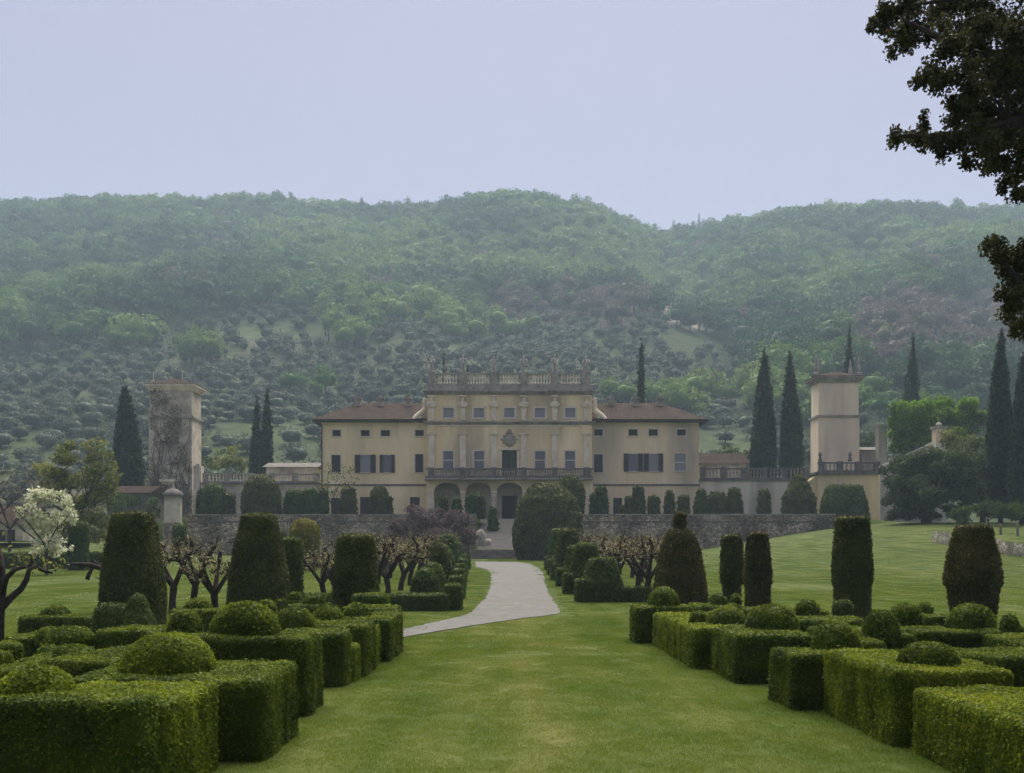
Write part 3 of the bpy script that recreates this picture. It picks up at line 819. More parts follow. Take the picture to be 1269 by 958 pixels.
for p, rf, lean in ((435, roofL, 0), (465, roofL, 0), (500, roofL, 0), (762, roofR, 0), (794, roofR, 0), (826, roofR, 0)):
    x = vx(p); z0 = zr - 1.4
    m = MB(); m.box(x - .42, x + .42, yr - 1.6, yr - .8, z0, zr + .35); m.box(x - .6, x + .6, yr - 1.78, yr - .62, zr + .35, zr + .55)
    m.prism_xz([(x - .5, zr + .55), (x + .5, zr + .55), (x, zr + 1.05)], yr - 1.7, yr - .7); m.build('chimney', M['stone_g'], rf)
# drain pipes
for p in (396.6 + 2.4, 732.0):
    MB().lathe([(.09, TZ), (.09, vz(526))], vx(p), YV - .16, 8).build('drain_pipe', M['metal'], villa)

# central block
YC = YV - .9
c0, c1 = vx(530), vx(733)
m = MB()
main_w = [(550, 562, 560, 581.5), (588, 600, 560, 581.5), (663, 675, 560, 581.5), (700, 712, 560, 581.5)]
att_w = [(550, 562.5, 507, 518.5), (587.5, 600, 507, 518.5), (625, 637.5, 507, 518.5), (662.5, 675, 507, 518.5), (700, 712.5, 507, 518.5)]
door = (622, 640.5, 559, 592)
zfl = vz(594)                                                  # balcony floor
wall_holes(c0, c1, zfl, vz(488), YC, [H4(*h) for h in main_w + att_w] + [(vx(door[0]), vx(door[1]), zfl, vz(door[2]))], .4, m)
yb = YV + 16
m.quad((c0, YC, zfl), (c0, YC, vz(488)), (c0, yb, vz(488)), (c0, yb, zfl)); m.quad((c1, YC, zfl), (c1, yb, zfl), (c1, yb, vz(488)), (c1, YC, vz(488)))
m.quad((c0, yb, TZ), (c1, yb, TZ), (c1, yb, vz(488)), (c0, yb, vz(488))); m.quad((c0, YC, vz(488.2)), (c1, YC, vz(488.2)), (c1, yb, vz(488.2)), (c0, yb, vz(488.2)))
m.build('central_wall', M['plaster_y'], villa)
for h in main_w:
    w = window(H4(*h), YC, villa, 'glass', None, fr=.2)
for h in att_w: window(H4(*h), YC, villa, 'glass_l', None, fr=.24, bar=False)
a, b = vx(door[0]), vx(door[1]); c, d = zfl, vz(door[2])
q = MB()
for i in (0, 1):
    xa, xb = a + (b - a) * .5 * i + .03, a + (b - a) * .5 * (i + 1) - .03
    q.box(xa, xb, YC + .25, YC + .33, c, d)
    for j in range(3): q.box(xa + .15, xb - .15, YC + .22, YC + .248, c + (d - c) * (.05 + .32 * j), c + (d - c) * (.32 + .32 * j))
dr_ = q.build('balcony_door', M['door_g'], villa)
q = MB(); q.box(a - .28, a, YC - .12, YC - .003, c, d + .05); q.box(b, b + .28, YC - .12, YC - .003, c, d + .05); q.box(a - .4, b + .4, YC - .2, YC - .003, d + .05, d + .38)
q.build('door_surround', M['stone'], dr_)
# cornices
def cornice(q0, q1, ext, mat='stone', x0=c0, x1=c1, y=YC):
    m = MB(); z0, z1 = vz(q1), vz(q0); hh = (z1 - z0) / 3
    for i in range(3): m.box(x0 - ext * (i + 1) / 3, x1 + ext * (i + 1) / 3, y - ext * (i + 1) / 3, y - .003 + .0 * i, z0 + i * hh + .001 * i, z0 + (i + 1) * hh)
    m.build('cornice', M[mat], villa)
cornice(523.5, 527.5, .5, 'stone_g')
cornice(485.5, 490.5, .65, 'stone_g')
PIL = [535.6, 574, 612, 649, 687, 726]
for p in PIL:                                                   # main order: pilaster with capital and base
    x = vx(p); m = MB()
    m.box(x - .42, x + .42, YC - .2, YC - .003, zfl, vz(541)); m.box(x - .55, x + .55, YC - .28, YC - .003, vz(541), vz(539.6)); m.box(x - .66, x + .66, YC - .36, YC - .003, vz(539.6), vz(538.2))
    m.box(x - .52, x + .52, YC - .27, YC - .201, zfl, zfl + .4)
    m.build('pilaster', M['stone'], villa)
    m = MB(); m.box(x - .5, x + .5, YC - .16, YC - .003, vz(537.9), vz(528)); m.build('frieze_block', M['plaster_y'], villa)
    z0, z1 = vz(522.5), vz(491.5); hh = z1 - z0                # attic herm: tapering shaft, torso, head, console
    m = MB(); m.prism_xz([(x - .26, z0), (x + .26, z0), (x + .4, z0 + hh * .5), (x - .4, z0 + hh * .5)], YC - .3, YC - .003)
    m.lathe([(.3, z0 + hh * .5), (.48, z0 + hh * .58), (.56, z0 + hh * .68), (.46, z0 + hh * .74), (.2, z0 + hh * .77), (.25, z0 + hh * .82), (.27, z0 + hh * .88), (.14, z0 + hh * .93)], x, YC - .24, 10, sy=.7)
    m.tube([(x - .5, YC - .3, z0 + hh * .71), (x - .62, YC - .36, z0 + hh * .6), (x - .2, YC - .46, z0 + hh * .55)], [.13, .12, .1], 6)
    m.tube([(x + .5, YC - .3, z0 + hh * .71), (x + .6, YC - .36, z0 + hh * .6), (x + .2, YC - .46, z0 + hh * .53)], [.13, .12, .1], 6)
    m.box(x - .5, x + .5, YC - .45, YC - .003, z0 + hh * .94, z1); m.build('herm', M['stone'], villa, smooth=False)
# frieze band
MB().box(c0 + .02, c1 - .02, YC - .09, YC - .003, vz(529.5), vz(527.6)).build('frieze_band', M['stone'], villa)
# coat of arms above the door
x, z = vx(631.3), vz(545.5); m = MB()
for k in range(12):
    t = 2 * math.pi * k / 12; L = 1.3 if k % 3 == 0 else 1.05
    m.tube([(x + .5 * math.cos(t), YC - .12, z + .6 * math.sin(t)), (x + L * math.cos(t), YC - .16, z + L * math.sin(t))], [.22, .07], 6)
m.lathe([(.05, 0), (.5, .1), (.75, .18), (.6, .3), (.2, .36), (.05, .38)], 0, 0, 14)
n0 = 12 * 12
for i in range(len(m.v) - 6 * 14, len(m.v)):
    vx_, vy_, vz_ = m.v[i]; m.v[i] = (x + vx_, YC - .003 - vz_, z + vy_ * 1.15)
m.lathe([(.3, z + .9), (.38, z + 1.1), (.22, z + 1.2), (.26, z + 1.35), (.05, z + 1.5)], x, YC - .2, 8)
m.build('coat_of_arms', M['stone_g'], villa)
# side volutes of the attic
for sx, px in ((-1, 530), (1, 733)):
    xx = vx(px); z0, z1 = vz(523.4), vz(494); pts = []
    for i in range(13):
        t = i / 12; pts.append((xx + sx * (1.75 * (1 - t) ** 1.6 + .15 + .22 * math.sin(t * 9)), YC + .45, z0 + (z1 - z0) * t))
    m = MB(); m.tube(pts, [.46 - .2 * i / 12 for i in range(13)], 8)
    m.lathe([(.05, -.25), (.5, -.25), (.55, 0), (.5, .25), (.05, .25)], 0, 0, 12)
    for i in range(len(m.v) - 5 * 12, len(m.v)):
        X_, Y_, Z_ = m.v[i]; m.v[i] = (xx + sx * 1.35 + X_, YC + .45 + Z_, z0 + .6 + Y_)
    m.build('volute', M['stone'], villa)

def balustrade(x0, x1, y, z0, z1, posts, parent, mat, name='balustrade', step=.42, pw=.38, rail=.18):
    t = MB(); t.box(x0, x1, y - .2, y + .2, z0, z0 + rail * 1.3); t.box(x0, x1, y - .22, y + .22, z1 - rail, z1)
    b = t.build(name, M[mat], parent)
    m = MB(); x = x0 + step
    za, zb_ = z0 + rail * 1.3, z1 - rail; hh = zb_ - za
    while x < x1 - step * .5:
        if all(abs(x - p) > pw + .12 for p in posts):
            m.lathe([(.09, za), (.15, za + hh * .12), (.07, za + hh * .3), (.07, za + hh * .38), (.16, za + hh * .66), (.08, za + hh * .9), (.12, zb_)], x, y, 6)
        x += step
    if m.v: tag(m.build('baluster_row', M['stone'] if mat != 'stone_d' else M['stone_g'], b), kind='stuff')
    for p in posts:
        MB().box(p - pw, p + pw, y - pw, y + pw, z0 + .003, z1 + .1).build('pedestal', M[mat], b)
    return b
# balcony in front of the centre and roof balustrade
MB().box(vx(528.5), vx(734), YC - 1.6, YC - .003, vz(596), vz(593.6)).build('balcony_slab', M['stone_g'], villa)
balustrade(vx(529), vx(733.5), YC - 1.3, vz(593.6), vz(582), [vx(p) for p in PIL], villa, 'stone_d', step=.36)
MB().box(c0 - .1, c1 + .1, YC - .15, YC + .8, vz(485.5), vz(479)).build('roof_plinth', M['stone_g'], villa)
balustrade(vx(533), vx(730), YC + .3, vz(479), vz(463.5), [vx(p) for p in PIL], villa, 'stone_g', 'roof_balustrade', step=.42, pw=.5)
# low roof of the central block
r = MB(); zc = vz(485.5); xa, xb = c0 + .4, c1 - .4
r.add([(xa, YC + 1.0, zc), (xb, YC + 1.0, zc), (xb, yb, zc), (xa, yb, zc), (xa + 6, YV + 8, zc + 1.6), (xb - 6, YV + 8, zc + 1.6)], [(0, 1, 5, 4), (1, 2, 5), (2, 3, 4, 5), (3, 0, 4)])
r.build('central_roof', M['tiles'], villa)

# arcade under the balcony
arches = [(538.6, 570.7), (577, 609), (615.5, 647.5), (654, 686), (692, 724)]
m = MB(); ztop = vz(596); zs = vz(609.5)
edges = [vx(529)] + [vx(v) for ab in arches for v in ab] + [vx(734)]
YA = YC - .25; dep = .9
for i in range(0, len(edges), 2):                             # piers
    m.box(edges[i], edges[i + 1], YA, YA + dep, TZ - .6, zs)
    m.quad((edges[i], YA, zs), (edges[i + 1], YA, zs), (edges[i + 1], YA, ztop), (edges[i], YA, ztop))
for a, b in arches:
    a, b = vx(a), vx(b); n = 16; cxm, rr = (a + b) / 2, (b - a) / 2; hz = vz(598.5) - zs
    P = [(cxm - rr * math.cos(math.pi * k / n), zs + hz * math.sin(math.pi * k / n)) for k in range(n + 1)]
    for (x0, z0), (x1, z1) in zip(P[:-1], P[1:]):
        m.quad((x0, YA, z0), (x1, YA, z1), (x1, YA, ztop), (x0, YA, ztop)); m.quad((x0, YA, z0), (x0, YA + dep, z0), (x1, YA + dep, z1), (x1, YA, z1))
arc = m.build('arcade', M['plaster_y'], villa)
for i in range(0, len(edges), 2):
    m = MB(); m.box(edges[i] - .08, edges[i + 1] + .08, YA - .1, YA + dep + .08, zs - .22, zs + .06); m.build('impost', M['stone'], arc)
for i in (0, 2, 3, 5):                                        # rusticated quoins climbing the outer piers
    for j in range(7):
        z = TZ + .1 + j * .55; xw = .12 if j % 2 else 0
        MB().box(edges[i * 2] + .1 + xw, edges[i * 2 + 1] - .1 - xw, YA - .07, YA - .003, z, z + .42).build('quoin', M['stone'], arc, bevel=.04)
yl = YC + 3.6
m = MB(); m.quad((c0, yl, TZ), (c1, yl, TZ), (c1, yl, ztop), (c0, yl, ztop)); m.quad((c0, YA, ztop - .02), (c1, YA, ztop - .02), (c1, yl, ztop - .02), (c0, yl, ztop - .02))
m.quad((c0, YA + .02, TZ), (c0, yl, TZ), (c0, yl, ztop), (c0, YA + .02, ztop)); m.quad((c1, YA + .02, TZ), (c1, yl, TZ), (c1, yl, ztop), (c1, YA + .02, ztop))
m.build('loggia_wall', M['plaster_old'], villa)
ax0, ax1 = vx(622), vx(641)
q = MB(); q.box(ax0, ax1, yl - .12, yl - .01, TZ, vz(613))
for i in (0, 1):
    for j in range(3): q.box(ax0 + (ax1 - ax0) * (.06 + .48 * i), ax0 + (ax1 - ax0) * (.46 + .48 * i), yl - .15, yl - .122, TZ + .25 + j * 1.15, TZ + 1.2 + j * 1.15)
q.build('front_door', M['dark_in'], villa)
MB().box(c0 + .1, c1 - .1, YA - 1.2, yl, TZ - .3, TZ + .12).build('loggia_floor', M['stone_g'], villa)

# statues on the roof balustrade
def statue(px, k):
    x = vx(px); z0 = vz(463.5) + .1; y = YC + .3; hh = 2.45 + .15 * math.sin(k * 2.1)
    t = thing('statue', (x, y, z0), ['first', 'second', 'third', 'fourth', 'fifth', 'sixth'][k] + ' weathered stone statue on the villa roof balustrade, counted from the overgrown tower side', 'statue', 'statues along the villa roof')
    m = MB(); lean = .12 * math.sin(k * 1.7)
    m.lathe([(.34, z0), (.36, z0 + .15), (.27, z0 + hh * .2), (.34, z0 + hh * .42), (.24, z0 + hh * .56), (.36, z0 + hh * .72), (.33, z0 + hh * .79), (.1, z0 + hh * .83), (.15, z0 + hh * .88), (.17, z0 + hh * .94), (.08, z0 + hh)], x, y, 10, sy=.75)
    up = k % 2 == 0; s_ = 1 if k % 3 else -1
    m.tube([(x + s_ * .32, y, z0 + hh * .77), (x + s_ * .55, y - .1, z0 + hh * (.66 if not up else .86)), (x + s_ * (.3 if not up else .5), y - .25, z0 + hh * (.55 if not up else 1.02))], [.11, .09, .07], 6)
    m.tube([(x - s_ * .32, y, z0 + hh * .77), (x - s_ * .5, y - .05, z0 + hh * .62), (x - s_ * .25, y - .28, z0 + hh * .56)], [.11, .09, .07], 6)
    m.tube([(x + s_ * .1, y - .2, z0 + hh * .7), (x - s_ * .15, y - .27, z0 + hh * .45), (x + s_ * .2, y - .25, z0 + hh * .1)], [.1, .12, .06], 6)
    o = m.build('figure', M['statue'], t, smooth=True)
for k, p in enumerate(PIL): statue(p, k)

# ------------------------------------------------------------------ side terraces (low ranges with balustrades)
def low_range(p0, p1, q_top, q_bal0, q_bal1, y, label, mat, wallmat):
    s = y / F; X0, X1 = DX(p0, y), DX(p1, y); t = thing('garden_range', ((X0 + X1) / 2, y, TZ), label, 'building')
    zb0, zb1 = DZ(q_bal1, y), DZ(q_bal0, y)
    MB().box(X0, X1, y, y + 7, TZ - .6, zb0 - .25).build('wall', M[wallmat], t)
    MB().box(X0 - .1, X1 + .1, y - .25, y + 7.1, zb0 - .25, zb0).build('cornice', M['stone_d'], t)
    n = 6; posts = [X0 + .5 + (X1 - X0 - 1) * i / (n - 1) for i in range(n)]
    balustrade(X0 + .1, X1 - .1, y + .3, zb0, zb1, posts, t, mat, step=.5)
    return t
low_range(250, 397, 580, 587, 598, 149.0, 'low vine-grown garden range with balustrade between ruined tower and villa', 'stone_g', 'plaster_old')
low_range(867, 1003, 575, 580, 594, 149.0, 'low whitewashed garden range with dark balustrade between villa and peach tower', 'stone_d', 'plaster_w')
# roofs behind the side ranges
def shed(p0, p1, qr, qe, y, label, mat='tiles', d=7, wall='plaster_old'):
    X0, X1 = DX(p0, y), DX(p1, y); t = thing('outbuilding', ((X0 + X1) / 2, y, TZ), label, 'building')
    ze, zr_ = DZ(qe, y), DZ(qr, y); zb = min(TZ - .5, ze - 2)
    m = MB(); m.box(X0, X1, y, y + d, zb, ze); m.build('wall', M[wall], t)
    r = MB(); o = .5
    r.add([(X0 - o, y - o, ze + .004), (X1 + o, y - o, ze + .004), (X1 + o, y + d + o, ze + .004), (X0 - o, y + d + o, ze + .004), (X0 - o, y + d / 2, zr_), (X1 + o, y + d / 2, zr_)], [(0, 1, 5, 4), (1, 2, 5), (2, 3, 4, 5), (3, 0, 4), (3, 2, 1, 0)])
    r.build('roof', M[mat], t)
    return t, X0, X1, ze
shed(868, 925, 559, 575, 158., 'red tiled outbuilding roof showing behind the whitewashed range')
shed(330, 392, 571, 579, 158., 'grey roofed outbuilding behind the vine-grown range', 'stone_d')
# ------------------------------------------------------------------ towers
def vine_cards(region, y, n, s, seed, parent, mat, name='climber', tone_shift=0.):
    """climbing stems and leaves hugging a wall: region is a list of (x0,x1,z0,z1,weight)"""
    rng = np.random.default_rng(seed); P = []
    for x0, x1, z0, z1, w in region:
        k = int(n * w); p = np.stack([rng.uniform(x0, x1, k), np.full(k, y) - rng.random(k) * .35, rng.uniform(z0, z1, k)], -1)
        u = (p[:, 2] - z0) / (z1 - z0); v = np.abs(p[:, 0] - (x0 + x1) / 2) / (x1 - x0) * 2
        keep = fbm(p * .55, seed, 3) + rng.normal(0, .25, k) > -.35 + .9 * u * u + .35 * v ** 3
        P.append(p[keep])
    P = np.concatenate(P)
    V, Q, T = leaves(P, np.tile([[0, -1, 0.15]], (len(P), 1)), s, rng, .55, .5)
    off = np.array(ORG[parent.name])
    me = np_mesh(name, V - off, Q, [M[mat]], tone=np.clip(T + tone_shift, 0, 1))
    return link_mesh(name, me, parent)

def tower(p0, p1, q_top, q_str, y, depth, mat, label, cap_mat, cap_lo=2.2):
    X0, X1 = DX(p0, y), DX(p1, y); zt, zs_ = DZ(q_top, y), DZ(q_str, y)
    t = thing('tower', ((X0 + X1) / 2, y, TZ), label, 'tower')
    MB().box(X0, X1, y, y + depth, TZ - 1.5, zs_).build('lower_shaft', M[mat], t)
    MB().box(X0 + .08, X1 - .08, y + .08, y + depth - .08, zs_ + .3, zt).build('upper_shaft', M[mat], t)
    MB().box(X0 - .25, X1 + .25, y - .25, y + depth + .25, zs_, zs_ + .3).build('string_course', M['stone_g'], t)
    m = MB()
    for i, (e, h0, h1) in enumerate(((.15, 0, .3), (.35, .3, .62), (.6, .62, .95))): m.box(X0 - e, X1 + e, y - e, y + depth + e, zt + h0, zt + h1)
    m.build('cornice', M[cap_mat], t)
    ze = zt + .955; e = .7; xm, ym = (X0 + X1) / 2, y + depth / 2
    MB().add([(X0 - e, y - e, ze), (X1 + e, y - e, ze), (X1 + e, y + depth + e, ze), (X0 - e, y + depth + e, ze), (xm, ym, ze + cap_lo)], [(0, 1, 4), (1, 2, 4), (2, 3, 4), (3, 0, 4), (3, 2, 1, 0)]).build('roof', M['tiles'], t)
    return t, X0, X1, zt, zs_
tl, X0, X1, zt, zs_ = tower(184.5, 238, 484, 518, 151., 4.6, 'plaster_old', 'square weathered tower overgrown with bare creeper', 'stone', 1.3)
for px in (190, 226): MB().lathe([(.12, zt + .9), (.2, zt + 1.1), (.07, zt + 2.2), (.05, zt + 3.4)], DX(px, 154), 154, 6).build('finial', M['stone'], tl)
vine_cards([(X0, X1, TZ, zs_, 1.0), (X0 + .3, X1 - 1.5, zs_ - 4, zt + 1.5, .45), (X0 - .6, X1 + .3, TZ, TZ + 7, .5)], 151.0, 3600, .14, 5, tl, 'vine')
# climber stems
m = MB()
for i in range(16):
    x = random.uniform(X0 + .8, X1 - .8); z = TZ; pts = [(x, 150.9, z)]
    while z < zs_ + random.uniform(-6, 3.4):
        z += random.uniform(1.0, 1.8); x = min(max(x + random.uniform(-.8, .8), X0 + .3), X1 - .3); pts.append((x, 150.9, z))
    m.tube(pts, list(np.linspace(.085, .03, len(pts))), 5)
m.build('climber_stem', M['wood_post'], tl)
x0_, x1_ = DX(200, 150.8), DX(219, 150.8)
m = MB(); m.box(x0_, x1_, 149.9, 150.99, DZ(597, 150), DZ(594, 150)); m.box(x0_ + .2, x1_ - .2, 150.3, 150.99, DZ(600, 150), DZ(597, 150)); m.build('balcony', M['stone'], tl)
# low vine-clad base building next to the ruined tower
tb = thing('garden_wall', (DX(240, 149.5), 149.5, TZ), 'broken pale masonry corner at the foot of the overgrown tower', 'wall')
m = MB(); m.box(DX(240, 149.5), DX(249, 149.5), 149.4, 150.9, TZ - 1, DZ(577, 149.5)); m.build('wall', M['plaster_old'], tb)
m = MB(); m.box(DX(244, 149.5), DX(248, 149.5), 149.1, 149.39, TZ - 1, DZ(575, 149.5)); m.build('buttress', M['plaster_w'], tb)

tr_, X0, X1, zt, zs_ = tower(1014, 1065, 474, 517, 151., 3.9, 'tower_p', 'square peach plastered tower with tall corner finials', 'stone_g', 1.0)
for px, yy in ((1011.5, 150.6), (1014, 154.5), (1054, 154.5), (1064.5, 150.6)):
    x = DX(px, yy); MB().lathe([(.42, zt + .96), (.44, zt + 1.3), (.28, zt + 1.5), (.34, zt + 2.1), (.18, zt + 3.4), (.06, zt + 4.2)], x, yy, 8).build('finial', M['stone_g'], tr_)
# terrace pavilion in front of the peach tower
yp = 146.5; pav = thing('terrace_pavilion', (DX(1050, yp), yp, TZ), 'ochre terrace pavilion with dark railing below the peach tower', 'building')
xa, xb = DX(1014, yp), DX(1090, yp)
MB().box(xa, xb, yp, yp + 4.4, TZ - 1.5, DZ(588, yp)).build('wall', M['plaster_y'], pav)
MB().box(xa - .5, xb + .2, yp - .5, yp + 4.45, DZ(588, yp), DZ(585, yp)).build('cornice', M['stone_d'], pav)
balustrade(xa - .1, xb, yp - .1, DZ(585, yp), DZ(573, yp), [xa + .4 + (xb - xa - .8) * i / 3 for i in range(4)], pav, 'stone_d', step=.6)
for px in (1016, 1053):
    x = DX(px, yp); MB().lathe([(.22, DZ(572, yp)), (.34, DZ(570, yp)), (.16, DZ(567, yp)), (.28, DZ(563, yp)), (.12, DZ(560, yp))], x, yp - .1, 8).build('urn', M['stone_d'], pav)
m = MB(); m.box(DX(1003, yp), xa - .01, yp + .5, yp + 3, TZ - 1, DZ(598, yp)); m.prism_xz([(DX(1001, yp), DZ(598, yp)), (xa - .01, DZ(598, yp)), (xa - .01, DZ(588, yp))], yp + .4, yp + 3.1); m.build('stair_flank', M['plaster_y'], pav)
# dark roofed lodge and white garden walls on the slope
shed(1068, 1096, 552, 558, 152., 'small dark roofed lodge beside the peach tower', 'stone_d', 5, 'plaster_w')
gw = thing('white_garden_wall', (DX(1130, 140), 140, 8), 'white garden wall stepping up the slope behind the dark round tree', 'wall')
for i in range(6):
    a, b = 1091 + i * 13, 1104 + i * 13
    MB().prism_xz([(DX(a, 141), 6), (DX(b, 141) - .02, 6), (DX(b, 141) - .02, DZ(572 - i * 6, 141)), (DX(a, 141), DZ(578 - i * 6, 141))], 141, 141.5).build('wall_bay', M['plaster_w'], gw)
pr = thing('gate_pier', (DX(1166, 139), 139, 8), 'square pinkish gate pier with stone cap at the top of the sloping wall', 'pier')
MB().box(DX(1160, 139), DX(1173, 139), 139, 140.4, DZ(548, 139), DZ(531, 139)).build('brick_head', M['plaster_p'], pr)
MB().box(DX(1159.5, 139), DX(1173.5, 139), 138.95, 140.45, 6, DZ(548, 139)).build('shaft', M['plaster_w'], pr)
MB().box(DX(1158, 139), DX(1175, 139), 138.8, 140.6, DZ(531, 139), DZ(528, 139)).build('cap', M['stone_g'], pr)
MB().lathe([(.3, DZ(528, 139)), (.45, DZ(526, 139)), (.4, DZ(524.5, 139)), (.05, DZ(522, 139))], DX(1166, 139), 139.7, 10).build('ball', M['stone_g'], pr)
wp = thing('white_pillar', (DX(1094, 150), 150, 8), 'small white masonry block below the green creeper', 'wall')
MB().box(DX(1089, 150), DX(1099, 150), 150, 151.4, 7.5, DZ(528, 150)).box(DX(1088, 150), DX(1100, 150), 149.8, 151.6, DZ(528, 150), DZ(526.5, 150)).build('block', M['plaster_w'], wp)

# round garden turret on the corner of the retaining wall
yt = 128.8; x = DX(214.5, yt); r0 = 10.3 * yt / F
tt = thing('corner_turret', (x, yt, 2.0), 'round tan corner turret with dark lead dome on the rubble wall', 'turret')
MB().lathe([(r0 * 1.15, 1.0), (r0 * 1.15, DZ(650, yt))], x, yt, 24).build('base', M['rubble'], tt, smooth=False)
MB().lathe([(r0 * 1.25, DZ(650, yt)), (r0 * 1.25, DZ(648, yt))], x, yt, 24).build('string_course', M['stone_g'], tt)
MB().lathe([(r0, DZ(648, yt)), (r0, DZ(615, yt))], x, yt, 24).build('drum', M['plaster_old'], tt, smooth=False)
z0 = DZ(615, yt)
MB().lathe([(r0 * 1.18, z0), (r0 * 1.2, z0 + .2), (r0 * .95, z0 + .55), (r0 * .6, z0 + .85), (r0 * .15, z0 + 1.05), (.06, z0 + 1.5)], x, yt, 24).build('dome', M['stone_d'], tt, smooth=True)

# houses among the trees behind the boundary hedge
t, a, b, ze = shed(133, 184, 600, 611, 138., 'small house with red tiled roof below the dark cypress', wall='stone_d')
for px in (141, 168): MB().box(DX(px, 138) - .5, DX(px, 138) + .5, 137.94, 137.99, ze - 1.6, ze - .4).build('window', M['dark_in'], t)
t, a, b, ze = shed(-60, 28, 624, 649, 118., 'grey house with faded red roof behind the bare tree', d=8)
for px in (-30, 2, 14): MB().box(DX(px, 118) - .45, DX(px, 118) + .45, 117.94, 117.99, ze - 2.0, ze - .7).build('window', M['dark_in'], t)
# low rubble wall on the sloping lawn
lw = thing('low_stone_wall', (DX(1215, 88), 88, 3), 'low pale rubble wall crossing the sloping lawn behind the rusty topiary', 'wall')
P = [G(1158, 672), G(1185, 677), G(1215, 682), G(1250, 688), G(1300, 694), G(1360, 700)]
for (x0, y0, z0), (x1, y1, z1) in zip(P[:-1], P[1:]):
    n = max(2, int(math.hypot(x1 - x0, y1 - y0) / 1.2))
    for i in range(n):
        u, v = i / n, (i + 1) / n
        ax, ay, bx_, by = x0 + (x1 - x0) * u, y0 + (y1 - y0) * u, x0 + (x1 - x0) * v, y0 + (y1 - y0) * v
        z = min(float(ground_z(ax, ay)), float(ground_z(bx_, by))); hh = 1.15 + random.uniform(-.12, .12)
        MB().prism([(ax + .01, ay), (bx_ - .01, by), (bx_ - .01, by + .6), (ax + .01, ay + .6)], z - .4, z + hh).build('stone_block', M['rubble_l'], lw)
for px, py in ((1240, 663), (1261, 664)):
    gx, gy, gz = G(px, py); t = thing('wooden_post', (gx, gy, gz), 'short weathered wooden post on the grass below the dark shrubs', 'post', 'posts on the sloping lawn')
    MB().lathe([(.13, gz - .2), (.12, gz + 1.0), (.08, gz + 1.12)], gx, gy, 8).build('stake', M['wood_post'], t)

# ------------------------------------------------------------------ trees
def cypress(px, q_top, q_base, Y, hw, label, group=None, zbase=None, forked=False):
    X = DX(px, Y); zt = DZ(q_top, Y); zg = surf_z(X, Y) if zbase is None else zbase
    hgt = zt - zg; w = hw * Y / F
    t = thing('cypress_tree', (X, Y, zg), label, 'tree', group)
    MB().tube([(X, Y, zg - .3), (X, Y, zg + hgt * .5)], [w * .22, w * .1], 7).build('trunk', M['bark_dark'], t)
    prof = [(w * r, hgt * h) for h, r in ((.03, .55), (.08, .85), (.2, 1.0), (.4, .96), (.6, .76), (.78, .5), (.9, .27), (.97, .12), (1.0, .03))]
    prof = resample(prof, max(.5, hgt * .03))
    V, Q = surf_rev(prof, 18); sd_ = nseed(); V = displace(V, Q, w * .11, 1.1 / max(w, .5), sd_)
    V[:, 0] += w * .1 * np.sin(V[:, 2] / hgt * 5 + px)
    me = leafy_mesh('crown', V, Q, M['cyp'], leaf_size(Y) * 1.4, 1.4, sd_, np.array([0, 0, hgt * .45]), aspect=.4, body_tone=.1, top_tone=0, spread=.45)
    c = link_mesh('crown', me, t)
    return t
cypress(157, 480, 600, 158, 19, 'thick dark cypress beside the overgrown tower')
cypress(317.5, 490, 578, 172, 8, 'slim cypress, the shorter of the pair behind the vine-grown range')
cypress(330, 477, 578, 170, 9, 'slim cypress, the taller of the pair behind the vine-grown range')
cypress(794.5, 419, 505, 185, 6.5, 'very slim tall cypress rising behind the villa wing roof')
cypress(946, 429, 578, 165, 15, 'tall cypress with needle tip behind the whitewashed range')
cypress(980, 435, 578, 163, 14, 'tall broad cypress standing next to the peach tower')
cypress(1052, 400, 520, 205, 8, 'far slim cypress rising behind the peach tower')
cypress(1132, 412, 520, 190, 10, 'pointed cypress behind the green creeper mound')
cypress(1124, 458, 520, 191, 7, 'short cypress leaning against the pointed one behind the creeper')
cypress(1240, 406, 600, 120, 15, 'dense blackish cypress above the dark shrubs')
cypress(1266, 436, 600, 116, 14, 'dense blackish cypress half cut off by the overhanging tree')
cypress(1300, 420, 600, 122, 15, 'dense blackish cypress hidden by the overhanging tree')
cypress(549.5, 437, 500, 200, 2.6, 'thin dark cypress spire seen above the roof balustrade')
cypress(579.5, 452, 500, 200, 3.2, 'small dark cypress tip seen above the roof balustrade')

def branchy(t, base, hgt, rad, limbs, mat, rng, spread=1.0, trunk_h=.35):
    m = MB(); x, y, z = base; tips = []
    top = (x + rng.uniform(-.1, .1) * hgt * .2, y, z + hgt * trunk_h)
    m.tube([(x, y, z - .3), (x, y, z + hgt * trunk_h * .5), top], [rad * 1.25, rad, rad * .85], 9)
    for i in range(limbs):
        a = 2 * math.pi * (i + rng.random() * .6) / limbs; L = hgt * rng.uniform(.35, .55) * spread
        p1 = (top[0] + math.cos(a) * L * .45, top[1] + math.sin(a) * L * .45, top[2] + hgt * rng.uniform(.14, .24))
        p2 = (top[0] + math.cos(a + .2) * L * .9, top[1] + math.sin(a + .2) * L * .9, top[2] + hgt * rng.uniform(.32, .5))
        m.tube([top, p1, p2], [rad * .6, rad * .4, rad * .12], 6); tips.append(p2)
        for j in range(2):
            b = a + rng.uniform(-1, 1); p3 = (p1[0] + math.cos(b) * L * .5, p1[1] + math.sin(b) * L * .5, p1[2] + hgt * rng.uniform(.1, .3))
            m.tube([p1, p3], [rad * .3, rad * .07], 5); tips.append(p3)
    m.build('trunk', mat, t); return tips

